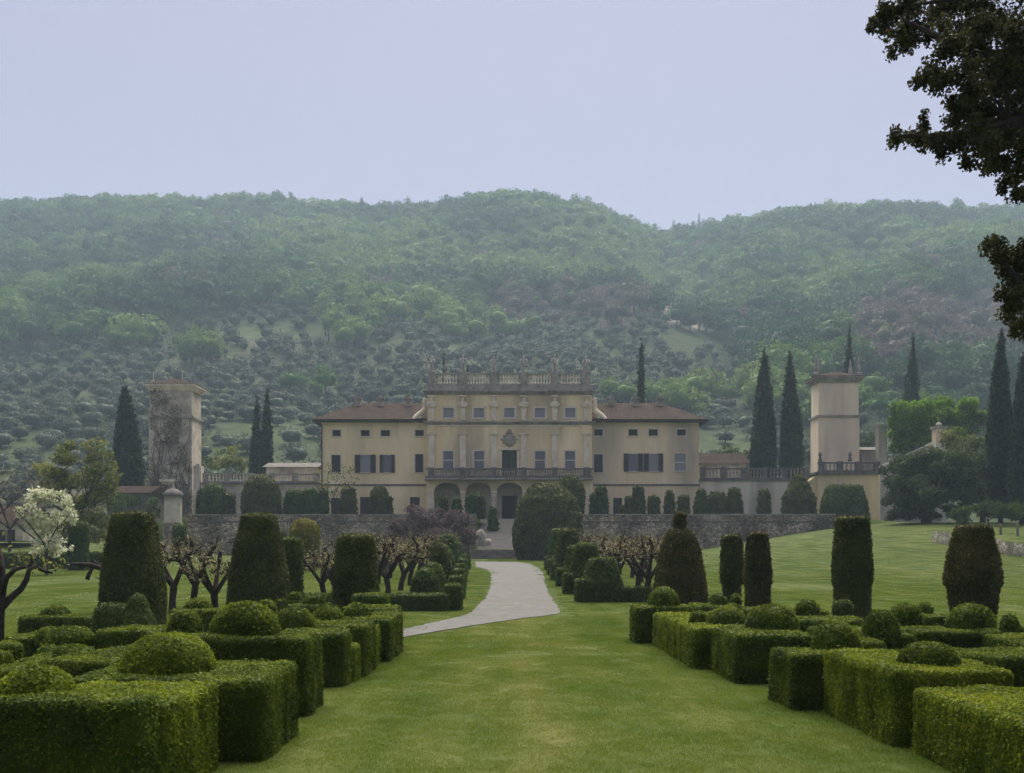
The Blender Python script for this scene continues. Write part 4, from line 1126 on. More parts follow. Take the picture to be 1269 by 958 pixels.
def crown_tree(name, px, Y, q_base, clumps_px, mat, label, s, per, group=None, bark='bark', limbs=5, rad=.25, zbase=None, jit=1.0, shell=.4, depth=1.0, trunk_h=.35):
    """crown from clumps given in photo pixels (px, py, rx, ry) around distance Y"""
    rng = np.random.default_rng(nseed()); X = DX(px, Y); zg = surf_z(X, Y) if zbase is None else zbase
    t = thing(name, (X, Y, zg), label, 'tree', group)
    k = Y / F; cl = []
    allr = max(c[2] for c in clumps_px) * k
    for cpx, cpy, rx, ry in clumps_px:
        rx_, rz = rx * k, ry * k; yy = Y + rng.uniform(-.5, .5) * allr * depth
        cl.append((DX(cpx, Y), yy, DZ(cpy, Y), rx_, rx_ * .9, rz))
    sub = []
    for (x, y, z, rx, ry, rz) in cl:                             # break every clump into smaller uneven tufts
        for _ in range(9):
            d = rng.normal(size=3); d /= np.linalg.norm(d); q = rng.uniform(.45, .95)
            f = rng.uniform(.28, .5)
            sub.append((x + d[0] * rx * q, y + d[1] * ry * q, z + d[2] * rz * q, rx * f, ry * f, rz * f))
    V, Q, T = clump_leaves(sub, s, per * 2.4, rng, shell=shell)
    off = np.array(ORG[t.name])
    top = max(c[2] + c[5] for c in cl)
    branchy(t, (X, Y, zg), (top - zg) * .9, rad, limbs, M[bark], rng, trunk_h=trunk_h)
    link_mesh('crown', np_mesh('crown', V - off, Q, [M[mat]], tone=T), t)
    return t

crown_tree('green_shrub', 160, 134, 640, [(146, 628, 16, 12), (165, 624, 18, 13), (182, 630, 14, 14), (155, 640, 22, 10)], 'shrub', 'green shrub covering the wall of the small red-roofed house', .16, .9, limbs=4, rad=.12, trunk_h=.2)
# spring tree and white blossom by the boundary hedge
crown_tree('spring_tree', 98, 106, 700, [(98, 565, 30, 22), (70, 590, 26, 20), (120, 585, 26, 24), (95, 610, 36, 26), (130, 615, 20, 22), (110, 645, 30, 26), (85, 655, 26, 24), (125, 665, 20, 24), (60, 600, 18, 14)], 'spring', 'tall loose tree with yellowish spring leaves behind the white blossom', .17, .8, limbs=6, rad=.3)
crown_tree('blossom_tree', 58, 74, 700, [(42, 618, 17, 14), (68, 614, 18, 14), (52, 638, 24, 18), (76, 640, 14, 16), (60, 662, 22, 16), (70, 682, 18, 12), (46, 680, 12, 10), (36, 632, 12, 12)], 'white_bl', 'small tree covered in creamy white blossom', .13, .8, limbs=5, rad=.12)
for px, Y, q0, seed, lab in ((12, 98, 585, 1, 'bare grey winter tree in front of the faded red roof'), (-18, 92, 560, 2, 'bare grey winter tree at the end of the boundary hedge')):
    X = DX(px, Y); zg = surf_z(X, Y); t = thing('bare_tree', (X, Y, zg), lab, 'tree'); rng = np.random.default_rng(seed)
    tips = branchy(t, (X, Y, zg), (DZ(q0, Y) - zg), .16, 6, M['bark'], rng, .8)
    P = np.concatenate([np.array(p) + rng.normal(0, .55, (60, 3)) for p in tips])
    V, Q, T = leaves(P, np.tile([[0, 0, 1.]], (len(P), 1)), .22, rng, .9, .09)
    link_mesh('twigs', np_mesh('twigs', V - np.array(ORG[t.name]), Q, [M['vine']], tone=T), t)
# trees and shrubs on the far side
crown_tree('dark_tree', 1148, 122, 648, [(1148, 572, 34, 20), (1118, 600, 30, 26), (1165, 596, 34, 28), (1140, 622, 44, 20), (1108, 626, 20, 16), (1190, 614, 24, 24), (1170, 632, 32, 12), (1128, 585, 28, 22), (1180, 578, 24, 20), (1155, 606, 40, 28), (1198, 596, 20, 20), (1120, 636, 24, 10)], 'dark_tree', 'broad dark evergreen tree with short trunk on the sloping lawn', .15, 1.5, bark='bark_dark', limbs=6, rad=.55, trunk_h=.2)
crown_tree('dark_shrub_tree', 1218, 126, 640, [(1205, 565, 24, 22), (1230, 575, 24, 24), (1215, 600, 30, 24), (1248, 600, 24, 28), (1270, 590, 24, 30), (1195, 590, 18, 18)], 'dark_tree', 'mass of dark evergreen shrubs behind the broad dark tree', .17, .8, bark='bark_dark', limbs=5, rad=.3)
crown_tree('green_shrub', 1225, 112, 650, [(1205, 636, 22, 12), (1230, 632, 22, 13), (1255, 634, 22, 13), (1278, 630, 20, 15), (1190, 640, 16, 9)], 'shrub', 'low mid-green shrubs at the foot of the dark evergreens', .15, .8, limbs=5, rad=.1, trunk_h=.2)
crown_tree('olive_shrub', 1195, 132, 640, [(1180, 545, 16, 14), (1198, 550, 18, 16), (1215, 548, 16, 14), (1182, 562, 16, 12)], 'spring', 'yellowish shrub behind the pinkish gate pier', .17, .7, limbs=5, rad=.14)
# creeper mound
cm = crown_tree('creeper_mound', 1160, 146, 560, [(1116, 524, 17, 24), (1136, 516, 20, 22), (1160, 508, 24, 19), (1186, 504, 26, 17), (1208, 508, 20, 18), (1120, 545, 20, 14), (1150, 530, 28, 18), (1180, 526, 30, 20), (1110, 515, 10, 16), (1140, 542, 24, 12), (1170, 540, 24, 14)], 'bright', 'bright green creeper mound arching over a pergola', .16, 2.4, limbs=6, rad=.3, shell=.75, trunk_h=.5)

crown_tree('budding_tree', 412, 138, 640, [(404, 580, 9, 9), (418, 592, 12, 8), (432, 582, 9, 8), (410, 606, 12, 9), (428, 602, 10, 7), (400, 598, 7, 8), (440, 594, 7, 6)], 'spring', 'small budding tree with sparse yellowish leaves before the shuttered wing', .13, .17, limbs=6, rad=.1, trunk_h=.3)
# shrubs on the central bank
topiary('dome_yew', 679, 117, [(37, 692), (42, 674), (43, 658), (40, 638), (33, 619), (23, 607), (11, 601), (1, 599)], M['yew'], 'huge rounded yew bush beside the steps', cat='bush', amp=.22)
topiary('clipped_bush', 707, 133, [(15, 640), (18, 615), (16, 602), (10, 593), (3, 590)], M['yew'], 'dark clipped bush in front of the arcade pier behind the huge yew', cat='bush')
topiary('clipped_bush', 589, 134, [(11, 642), (12.5, 628), (11, 616), (6, 611), (2, 610)], M['shrub'], 'green rounded bush in front of the arcade', cat='bush')
topiary('clipped_bush', 566, 133, [(5.5, 642), (6.5, 628), (5, 619), (2, 616)], M['shrub'], 'small green bush beside the rounded one by the arcade', cat='bush')
topiary('clipped_bush', 549, 134, [(5.5, 642), (5.5, 618), (4, 615)], M['yew'], 'short dark clipped block in the shade of the arcade', cat='bush')
topiary('clipped_bush', 611, 132, [(6, 652), (5, 640), (3, 632), (1, 628)], M['yew_green'], 'little pointed bush at the top of the dark ramp', cat='bush')
ps = crown_tree('purple_shrub', 535, 118, 690, [(498, 656, 24, 20), (522, 646, 26, 20), (550, 648, 26, 18), (577, 656, 20, 18), (535, 666, 44, 16), (486, 666, 18, 16), (562, 668, 32, 14), (512, 636, 16, 11), (538, 634, 14, 9), (505, 672, 26, 12)], 'purple', 'spreading leafless shrub with purplish twigs on the bank', .12, 1.1, limbs=7, rad=.1, trunk_h=.1)
for cpx, cpy in ((596, 655), (603, 664)):
    gx = DX(cpx, 126.5); zz = DZ(cpy, 126.5)
    t = thing('rockery_boulder', (gx, 126.5, zz - .8), 'pale rockery boulder beside the dark ramp', 'rock', 'rockery boulders on the bank')
    V, Q = surf_rev([(.45, -1.6), (.5, 0), (.4, .3), (.2, .45), (.02, .5)], 12); V = displace(V, Q, .22, 1.3, nseed())
    link_mesh('boulder', np_mesh('boulder', V, Q, [M['stone_g']]), t)

# ------------------------------------------------------------------ topiary on the terrace
TP = [(251, 7, 5, 607, 'yew'), (265, 16, 9, 600, 'yew_green'), (324, 23.5, 10, 590, 'yew'), (364, 12, 8, 608, 'shrub'), (384, 12, 8, 606, 'shrub'), (401, 6, 5, 607, 'yew_green'),
      (432, 10, 8, 605, 'yew'), (470, 11.5, 6, 603, 'yew'), (482, 4.5, 4.5, 616, 'yew'), (285, 6.5, 6, 613, 'yew')]
for i, (px, hw, tw, q, mt) in enumerate(TP):
    names = ['narrow dark topiary at the end of the terrace wall beside the overgrown tower', 'rounded green topiary mound below the vine-grown range', 'big dark egg-shaped topiary on the terrace wall', 'green bushy topiary block beside the dark egg shape', 'green bushy topiary block next to the villa corner', 'slim upright topiary at the villa corner', 'dark domed topiary between the two side doors', 'dark tapering topiary beside the side door', 'little topiary block attached to the tapering one', 'small square topiary block beside the rounded green mound']
    topiary('terrace_topiary', px, 136, [(hw * .93, 644), (hw, 632), (hw * .97, q + .5 * (637 - q)), (hw * .82, q + .2 * (637 - q)), (tw, q + 1.6), (tw * .5, q), (1, q)], M[mt], names[i], zb=-.3, z0=TZ, power=2.2)
TPR = [(745, 8, 5.5, 603, 'yew_green', 'tapering topiary beside the arcade corner and drain pipe'), (737, 6, 5, 612, 'yew', 'low dark topiary tucked behind the arcade corner'), (775, 6.5, 6.5, 627, 'yew', 'lowest block of the stepped topiary'), (781, 6, 6, 616, 'yew', 'middle block of the stepped topiary'),
       (791, 8, 5.5, 603, 'yew', 'tapering peak of the stepped topiary'), (810, 7, 6, 615, 'yew', 'squat square topiary beside the stepped one'), (830, 6.5, 4, 608, 'yew', 'slim tapering topiary in front of the pink wing'), (847, 7, 6.2, 615, 'yew', 'squat square topiary near the wing corner'),
       (869, 9, 4.5, 607, 'yew_green', 'flared topiary in front of the whitewashed range, next to the wing corner'), (889, 13, 9, 611, 'yew', 'rounded dark bush before the whitewashed range'), (910, 10, 6, 605, 'yew', 'square tapering topiary before the whitewashed range'), (947, 8, 5, 607, 'yew', 'domed slim topiary before the whitewashed range'),
       (990, 20, 6, 589, 'yew', 'large dark conical bush at the pavilion corner'), (1046, 28, 20, 602, 'yew_green', 'broad clipped bush below the ochre pavilion')]
for px, hw, tw, q, mt, lab in TPR:
    topiary('terrace_topiary', px, 136, [(hw, 644), (hw * .95, (644 + q) / 2), (tw, q + 1.5), (tw * .7, q), (1, q)], M[mt], lab, zb=-.3, z0=TZ if px < 1030 else None, power=3.5 if tw > 4.8 and hw < 9 else 2.3, rot=0)
# ------------------------------------------------------------------ pollarded trees
def pollard_mesh(seed, hgt=2.7, leafy=1.0, spread=1.0):
    rng = np.random.default_rng(seed); m = MB(); fists = []
    th = hgt * rng.uniform(.20, .34); lean = rng.uniform(-.22, .22)
    top = Vector((lean, rng.uniform(-.1, .1), th))
    m.tube([(0, 0, -.2), (lean * .3, 0, th * .5), top], [.15, .115, .13], 9)
    nl = int(rng.integers(4, 6))
    for i in range(nl):
        a = 2 * math.pi * (i + rng.random() * .5) / nl; L = spread * rng.uniform(.7, 1.15)
        d = Vector((math.cos(a), math.sin(a), 0))
        p1 = top + d * L * .4 + Vector((0, 0, hgt * rng.uniform(.18, .28))); p2 = p1 + d * L * .3 + Vector((0, 0, hgt * rng.uniform(.12, .2)))
        p3 = p2 + Vector((rng.uniform(-.2, .2), rng.uniform(-.2, .2), hgt * rng.uniform(.08, .18))) + d * L * .2
        m.tube([top, p1, p2, p3], [.095, .075, .06, .075], 7); fists += [p2, p3]
        for j in range(2):
            b = a + rng.uniform(-1.2, 1.2); e = Vector((math.cos(b), math.sin(b), rng.uniform(-.1, .7)))
            q = p1.lerp(p2, rng.random()); q2 = q + e * L * .4; m.tube([q, q + e * L * .2 + Vector((0, 0, .05)), q2], [.045, .038, .05], 6); fists.append(q2)
    tr = m
    P = []
    for f in fists:
        k = int(30 * leafy); P.append(np.array(f) + rng.normal(0, .16 * spread, (k, 3)) + np.array([0, 0, .08]))
        for _ in range(3):
            e = rng.normal(size=3) * .18; e[2] = abs(e[2]) + .05; m.tube([f, Vector(f) + Vector(e)], [.03, .012], 4)
    P = np.concatenate(P)
    V, Q, T = leaves(P, np.tile([[0, 0, .6]], (len(P), 1)), .052, rng, .85, .6)
    return tr, (V, Q, T)
PV = []
for sd_ in range(4):
    tr, (V, Q, T) = pollard_mesh(40 + sd_, 2.7 if sd_ < 2 else 2.5)
    t = thing('pollarded_tree', (0, 0, 0), 'x', 'tree')
    tr.build('trunk', M['bark_dark'], t); link_mesh('crown', np_mesh('crown', V, Q, [M['poll']], tone=T), t); PV.append(t)
used = set()
def place_pollard(px, Y, sc, rot, label, group=None, X=None):
    v = len(used_list) % 4; used_list.append(1)
    src = PV[v]
    o = src if v not in used else copy_tree(src); used.add(v)
    x = DX(px, Y) if X is None else X
    o.location = (x, Y, float(ground_z(x, Y))); o.rotation_euler = (0, 0, rot); o.scale = (sc, sc, sc)
    if group: o['group'] = group
    elif 'group' in o: del o['group']
    o['label'] = label
used_list = []
ORD = ['first', 'second', 'third', 'fourth', 'fifth', 'sixth', 'seventh', 'eighth', 'ninth', 'tenth']
place_pollard(166, 40, 1.2, .4, 'knobbly pollarded tree mostly hidden by the widest dark cone')
place_pollard(214, 38, 1.08, 2.2, 'knobbly pollarded tree right beside the widest dark cone')
place_pollard(240, 41, 1.12, 4.0, 'knobbly pollarded tree between the two widest dark cones, in the middle of its group')
place_pollard(268, 37, 1.05, 1.1, 'knobbly pollarded tree beside the dark cone with the grey column behind it')
place_pollard(402, 44, 1.0, 3.0, 'knobbly pollarded tree whose limb shows below the golden bush')
for i in range(10):
    Y = 43 + i * 5.2; X = -5.9 - .012 * i
    place_pollard(0, Y, 1.05 + .14 * ((i * 7) % 5) / 5, i * 1.7, ORD[i] + ' pollarded tree from the bend, inner row by the drive below the purplish shrub', 'pollard row by the purplish shrub', X=X)
for i in range(6):
    place_pollard(0, 47 + i * 7.0, 1.08 + .1 * ((i * 3) % 4) / 4, i * 2.9, ORD[i] + ' pollarded tree from the bend, outer row below the purplish shrub', 'outer pollard row by the purplish shrub', X=-8.1 - .1 * (i % 2))
for i in range(9):
    Y = 44.5 + i * 5.0; X = 5.9 + .02 * i + .25 * (i % 2)
    place_pollard(0, Y, 1.08 + .12 * ((i * 3) % 5) / 5, i * 2.3 + 1, ORD[i] + ' pollarded tree from the bell-shaped yew, inner row by the huge rounded yew', 'pollard row by the rounded yew', X=X)
for i in range(7):
    place_pollard(0, 50 + i * 6.2, 1.1 + .1 * ((i * 3) % 4) / 4, i * 1.3 + 2, ORD[i] + ' pollarded tree from the bell-shaped yew, outer row by the huge rounded yew', 'outer pollard row by the rounded yew', X=8.0 + .15 * (i % 2))
# gnarled fruit tree at the edge of the parterre
Y = 25.; rng = np.random.default_rng(3); X = DX(-3, Y); t = thing('gnarled_tree', (X, Y, 0), 'dark gnarled tree with crooked bare limbs beside the low hedge', 'tree')
def limb(m, pts, r0, r1):
    m.tube([W(px, py, Y + dy) for px, py, dy in pts], list(np.linspace(r0, r1, len(pts))), 8)
m = MB()
limb(m, [(-4, 800, 0), (-2, 760, 0), (1, 730, 0), (0, 705, 0), (-4, 680, 0)], .17, .11)
limb(m, [(3, 752, 0), (14, 740, .2), (26, 730, .3), (33, 718, .3), (36, 706, .4), (46, 700, .5)], .1, .05)
limb(m, [(2, 738, 0), (8, 716, -.3), (18, 706, -.4), (32, 702, -.4)], .08, .045)
limb(m, [(44, 703, .5), (56, 708, .6), (66, 710, .6), (74, 700, .7)], .05, .02)
limb(m, [(36, 708, .4), (40, 694, .5), (44, 686, .6)], .05, .03)
limb(m, [(0, 700, 0), (-20, 690, .5), (-40, 690, .6)], .09, .05)
m.build('trunk', M['bark_dark'], t, smooth=True)
P = np.concatenate([np.array(W(px, py, Y)) + rng.normal(0, .14, (14, 3)) for px, py in ((30, 694), (44, 690), (66, 704), (74, 698), (20, 700), (-10, 690), (44, 700), (0, 684))])
V, Q, T = leaves(P, np.tile([[0, 0, 1.]], (len(P), 1)), .05, rng, .8, .6); link_mesh('leaf_tufts', np_mesh('leaf_tufts', V - np.array(ORG[t.name]), Q, [M['spring']], tone=T), t)

# limb that reaches out from behind the widest cone
Y = 38.5; X = DX(180, Y); t = thing('gnarled_tree', (X, Y, float(ground_z(X, Y))), 'dark crooked tree behind the widest cone, one bare limb reaching out over the lawn', 'tree')
m = MB(); limb(m, [(180, 768, 0), (176, 730, 0), (160, 712, 0), (132, 706, 0), (112, 700, 0), (100, 699, 0), (88, 699, 0)], .18, .05)
limb(m, [(116, 702, 0), (111, 710, 0), (108, 718, 0)], .06, .09); limb(m, [(126, 704, 0), (116, 694, .1)], .05, .03); limb(m, [(132, 718, 0), (118, 716, .1)], .03, .02); limb(m, [(176, 730, 0), (190, 705, .3), (205, 690, .3)], .1, .05)
m.build('trunk', M['bark_dark'], t, smooth=True)

# ------------------------------------------------------------------ foreground overhanging tree
Yo = 13.0; X = 10.4; t = thing('overhanging_tree', (X, 13.4, 0), 'big dark tree whose leafy boughs hang into the sky above the lawn', 'tree')
rng = np.random.default_rng(77); cl = []
BL = [(1105, 12, 26), (1135, 20, 30), (1170, 15, 34), (1210, 20, 40), (1250, 15, 40), (1130, 55, 26), (1165, 60, 34), (1205, 65, 38), (1245, 60, 40), (1155, 95, 26), (1190, 105, 34), (1230, 105, 38), (1262, 100, 40),
      (1185, 140, 28), (1220, 145, 34), (1256, 145, 36), (1118, 168, 16), (1138, 174, 18), (1162, 172, 20), (1185, 180, 22), (1215, 180, 28), (1245, 185, 30), (1275, 190, 36), (1200, 200, 16), (1228, 204, 14), (1255, 225, 18), (1268, 246, 16), (1150, 150, 12), (1112, 38, 14), (1092, 22, 16), (1255, 240, 10),
      (1232, 312, 18), (1248, 330, 20), (1262, 350, 24), (1252, 372, 22), (1270, 390, 26), (1275, 330, 26), (1266, 410, 18), (1226, 300, 10)]
for px, py, r in BL:
    yy = Yo + rng.uniform(-.8, .8); r *= yy / F
    for _ in range(7):
        d = rng.normal(size=3); d /= np.linalg.norm(d); q = rng.uniform(.2, .95); f = rng.uniform(.35, .6)
        cl.append((DX(px, yy) + d[0] * r * q, yy + d[1] * r * q * 1.3, DZ(py, yy) + d[2] * r * q, r * f, r * f, r * f))
V1, Q1, T1 = clump_leaves(cl, .026, 2.0, rng, shell=.15, aspect=.62)
cl2 = []
for _ in range(170):
    a, b = rng.uniform(0, 2 * math.pi), rng.uniform(-.5, 1.4); rr = rng.uniform(.55, 1.0)
    x, y, z = X + 3.6 * rr * math.cos(a) * math.cos(b * .8), 13.6 + 3.6 * rr * math.sin(a) * math.cos(b * .8), 8.0 + 3.8 * rr * math.sin(b)
    pxx, pyy = CX + x / y * F, HY - (z - H) * F / y
    if pxx < 1292: continue
    cl2.append((x, y, z, .7, .7, .6))
V2, Q2, T2 = clump_leaves(cl2, .05, .8, rng, shell=.2, aspect=.62)
V = np.concatenate([V1, V2]); Q = np.concatenate([Q1, Q2 + len(V1)]); T = np.concatenate([T1, T2])
link_mesh('crown', np_mesh('crown', V - np.array(ORG[t.name]), Q, [M['oak']], tone=T), t)
m = MB(); m.tube([(X, 13.4, -.3), (X - .1, 13.4, 1.5), (X + .1, 13.4, 3.5), (X - .1, 13.5, 5.5), (X, 13.6, 9)], [.42, .34, .3, .26, .1], 12)
def bough(pts, r0, r1): m.tube(pts, list(np.linspace(r0, r1, len(pts))), 7)
bough([(X, 13.5, 5.2), W(1330, 150, 13.2), W(1270, 150, 13.1), W(1215, 165, 13), W(1150, 170, 13), W(1112, 168, 13)], .16, .015)
bough([(X, 13.5, 6.0), W(1300, 60, 13.2), W(1230, 70, 13), W(1170, 50, 13), W(1110, 20, 13)], .15, .015)
bough([(X, 13.5, 6.6), W(1300, -12, 13.3), W(1220, -6, 13), W(1130, 6, 13)], .06, .015)
bough([(X, 13.5, 3.6), W(1350, 400, 13.2), W(1290, 380, 13.1), W(1255, 340, 13), W(1228, 302, 13)], .12, .012)
bough([W(1270, 150, 13.1), W(1262, 200, 13), W(1258, 240, 13)], .05, .012)
for px, py in ((1190, 110), (1160, 90), (1225, 120), (1245, 110)): bough([W(1250, 150, 13.05), W((1250 + px) / 2, (150 + py) / 2 - 8, 13), W(px, py, 13)], .04, .01)
m.build('trunk', M['bark_dark'], t)
# ------------------------------------------------------------------ tall clipped topiary
topiary('yew_cone', 165, 32, [(35, 790), (36, 745), (34, 715), (28, 670), (24, 646), (21, 638), (16, 636), (2, 635.5)], M['yew'], 'broad dark truncated yew cone with low shoulders at its foot', power=3.2)
topiary('yew_cone', 321, 33, [(35, 790), (36, 748), (34, 715), (27, 672), (21, 648), (19, 640), (14, 638), (2, 637.5)], M['yew'], 'broad dark truncated yew cone beside the row of box domes', power=3.2)
topiary('yew_column', 360, 40, [(14, 770), (14, 745), (14, 680), (12, 669), (8, 667), (1, 666.5)], M['yew_green'], 'slim green yew column right behind a broad dark cone', power=4)
topiary('yew_cone', 441, 30, [(28, 780), (28, 745), (26, 710), (22, 672), (20, 665), (15, 663), (2, 662.5)], M['yew'], 'shorter dark truncated yew cone standing at the start of the drive', power=3.4)
topiary('golden_bush', 377, 82, [(15, 705), (18, 690), (19.5, 672), (18, 657), (13, 648), (6, 644), (1, 643)], M['gold'], 'rounded golden yew glowing yellow before the rubble wall', cat='bush', amp=.12)
topiary('yew_column', 349, 86, [(6, 700), (6, 664), (4, 660)], M['yew'], 'small dark column beside the golden bush')
topiary('yew_column', 222, 104, [(8, 700), (8, 660), (7, 652), (3, 650)], M['yew_green'], 'green column in front of the round turret')
topiary('yew_cone', 843, 34, [(33, 760), (33, 738), (30, 712), (24, 680), (17, 662), (11, 656), (7.5, 655), (7.5, 640), (6.5, 636), (1, 635)], M['yew_rust'], 'brownish bell-shaped yew cone with a small knob on top')
topiary('yew_column', 907, 36, [(9, 765), (10, 738), (10.5, 725), (13.5, 721), (13.5, 705), (11.5, 672), (11, 666), (9, 664), (1, 663.5)], M['yew'], 'slim rusty yew column, the one tucked behind its twin', power=3)
topiary('yew_column', 939, 31, [(14, 775), (14.5, 740), (14.5, 726), (16.5, 722), (15.5, 700), (12.5, 670), (12, 663), (10.5, 661), (1, 660.5)], M['yew_rust'], 'slim rusty yew column standing before its twin', power=3)
topiary('yew_column', 1056, 30, [(20, 785), (20, 760), (20, 726), (22, 722), (22, 700), (19.5, 655), (18.5, 643), (15, 641), (1, 640.5)], M['yew'], 'tall straight yew pillar with a stepped waist on the lawn edge', power=3.2)
topiary('yew_column', 1206, 27, [(20, 800), (21, 770), (25, 728), (28, 724), (28.5, 716), (25.5, 690), (19, 658), (17.8, 654), (16.5, 653), (2, 652.5)], M['yew_rust'], 'stout rusty yew urn with flat reddish top before the rubble wall', power=4, rot=.35)
# shoulders at the foot of the broad cone
topiary('yew_shoulder', 140, 26, [(25, 790), (24, 770), (20, 755), (14, 749), (3, 748)], M['yew_green'], 'rounded green shoulder bush left of the stub at the foot of the broadest cone'.replace('left of', 'beside'), sy=.8)
topiary('yew_shoulder', 171, 26, [(24, 790), (22, 770), (14, 755), (9, 741), (5, 737), (1, 736.5)], M['yew_green'], 'pointed stub growing at the foot of the broadest cone', sy=.8)
topiary('yew_shoulder', 1044, 27, [(11, 785), (11, 752), (9, 746), (2, 745)], M['yew_green'], 'little green block at the foot of the tall straight pillar', power=3.5)

# ------------------------------------------------------------------ parterre of box hedges and domes
SL = 'on the side of the blossom tree'; SR = 'on the side of the rusty yew columns'
LG, RG = 'box hedges on the blossom tree side', 'box hedges on the rusty column side'
DL, DRG = 'box domes on the blossom tree side', 'box domes on the rusty column side'
def hb(x0, x1, y0, y1, h, label, fresh=False, group=None, **k):
    return box_hedge('box_hedge', x0, x1, y0, y1, h, M['box_fresh_lit' if fresh else 'box'], label, group, **k)
# blossom-tree side, along the lawn
hb(-6.2, -3.06, 8.28, 8.72, 1.0, 'dark high-cut box hedge with a leafy dome behind it, ending at a bright fresh-topped hedge')
hb(-4.35, -3.03, 8.74, 10.45, .9, 'bright fresh-topped box hedge squeezed between two dark hedge fronts', True)
hb(-4.75, -2.64, 10.72, 12.5, .885, 'broad box hedge block carrying the largest rough leafy dome')
hb(-4.3, -2.78, 13.7, 14.9, 1.1, 'tallest dark box hedge block, carrying a big smooth dome')
hb(-3.9, -2.80, 16.85, 17.5, .93, 'dark box hedge block with a low bright stub at its flank')
hb(-3.3, -2.72, 17.54, 18.12, .64, 'low bright box stub wedged between two dark hedge blocks', True)
hb(-4.3, -2.66, 18.2, 19.6, .94, 'box hedge block with dark front and green flank, next after the low bright stub')
hb(-3.3, -2.69, 19.64, 20.6, .8, 'lower box hedge piece joining two taller blocks near the drive', True)
hb(-3.7, -2.53, 20.85, 23.2, .88, 'long box hedge block whose corner nearly touches the drive')
hb(-3.85, -2.72, 23.3, 24.9, .97, 'last box hedge block before the drive bends away')
# blossom-tree side, inner field
LAB_L = ['narrow dark box hedge beside the rough leafy dome, away from the lawn', 'short box hedge under the lone dome near the gnarled tree', 'squared dark box hedge block carrying a pair of small domes', 'short box hedge with pale top behind the largest rough dome', 'thin low box hedge at the foot of the gnarled tree', 'straight box hedge in front of the shoulder bushes of the broadest cone',
         'box hedge under the smooth dome behind the largest rough dome', 'straight box hedge with a dome, in front of the pollarded group', 'box hedge partly hidden behind the big smooth dome', 'flat box hedge with a dome at the foot of the second broad cone', 'little box hedge beside the slim green column', 'lowest short box hedge between the squared block and the pale-topped one']
inner_l = [(-18, 23, 830, .9, .6), (16, 47, 816, .9, .5), (43, 130, 820, .92, 1.0), (125, 166, 806, .85, .7), (4, 51, 790, .6, .8), (116, 192, 783, .9, 1.0),
           (192, 258, 790, .88, .8), (210, 274, 757, .8, .8), (258, 340, 772, .85, .8), (356, 424, 750, .78, .7), (340, 372, 744, .8, .5), (100, 150, 822, .7, .4)]
for i, (a, b, q, h, d) in enumerate(inner_l):
    Y0 = depth_top(q, h); hb(DX(a, Y0), DX(b, Y0), Y0, Y0 + d + .45, h, LAB_L[i], group=LG)
hb(DX(21, 28.7), DX(116, 28.7), 28.7, 29.8, .46, 'long low box hedge standing alone on the open lawn, one small dome on top')
hb(DX(435, 26), DX(477, 26), 26, 27, 1.2, 'tall box block at the foot of the shorter dark cone')
# domes
def dm(a, b, q, Y, zb, label=None, group=None, fresh=False):
    dome(a, b, q, Y, zb, M['box_fresh_lit' if fresh else 'box'], label or ('small box dome in the clipped parterre ' + (SL if a < 634 else SR)), group or (None if label else (DL if a < 634 else DRG)))
dm(-2, 95, 825, 9.3, .80, 'rough leafy box dome just behind the dark high-cut hedge', fresh=True)
dm(151, 266, 785, 11.6, .86, 'largest rough leafy box dome, on the broad hedge block', fresh=True)
dm(263, 347, 748, 14.35, 1.07, 'big smooth box dome on the tallest dark hedge block')
dm(340, 391, 754, 17.7, .9, 'round box dome next to the big smooth one')
dm(388, 427, 752, 19.6, .92, 'box dome on the hedge block after the low bright stub')
dm(426, 459, 749, 21.9, .86, 'box dome on the hedge block nearest the drive bend')
DOME_L = ['bright dome on the squared dark hedge block, the larger of its pair', 'small dome on the squared dark hedge block, the smaller of its pair', 'wide low dome behind the squared dark hedge block', 'dome half hidden by the wide low one', 'lone dome near the gnarled tree', 'dome beyond the rough leafy one, on the narrow dark hedge', 'small dome on the long low hedge alone on the open lawn', 'dome on the straight hedge before the pollarded group', 'smooth round dome behind the largest rough dome',
          'dome peeping over between the two big smooth domes', 'dome on the flat hedge at the foot of the second broad cone', 'tiny dome beside the slim green column', 'tiny dome against the foot of the shorter dark cone']
for a, b, q, Y, zb in ((70, 114, 799, 13.0, .9), (48, 72, 803, 13.3, .85), (58, 114, 778, 17.0, .75), (46, 80, 778, 18.0, .7), (-4, 27, 794, 14.0, .85), (-14, 16, 806, 12.0, .85), (52, 86, 751, 29.2, .44), (229, 262, 743, 26.2, .78), (208, 250, 758, 17.2, .82),
                       (318, 342, 744, 27, .7), (375, 403, 737, 29.5, .75), (356, 374, 734, 32, .72), (404, 420, 733, 33, .7)):
    dm(a, b, q, Y + .28, zb, DOME_L.pop(0), DL)
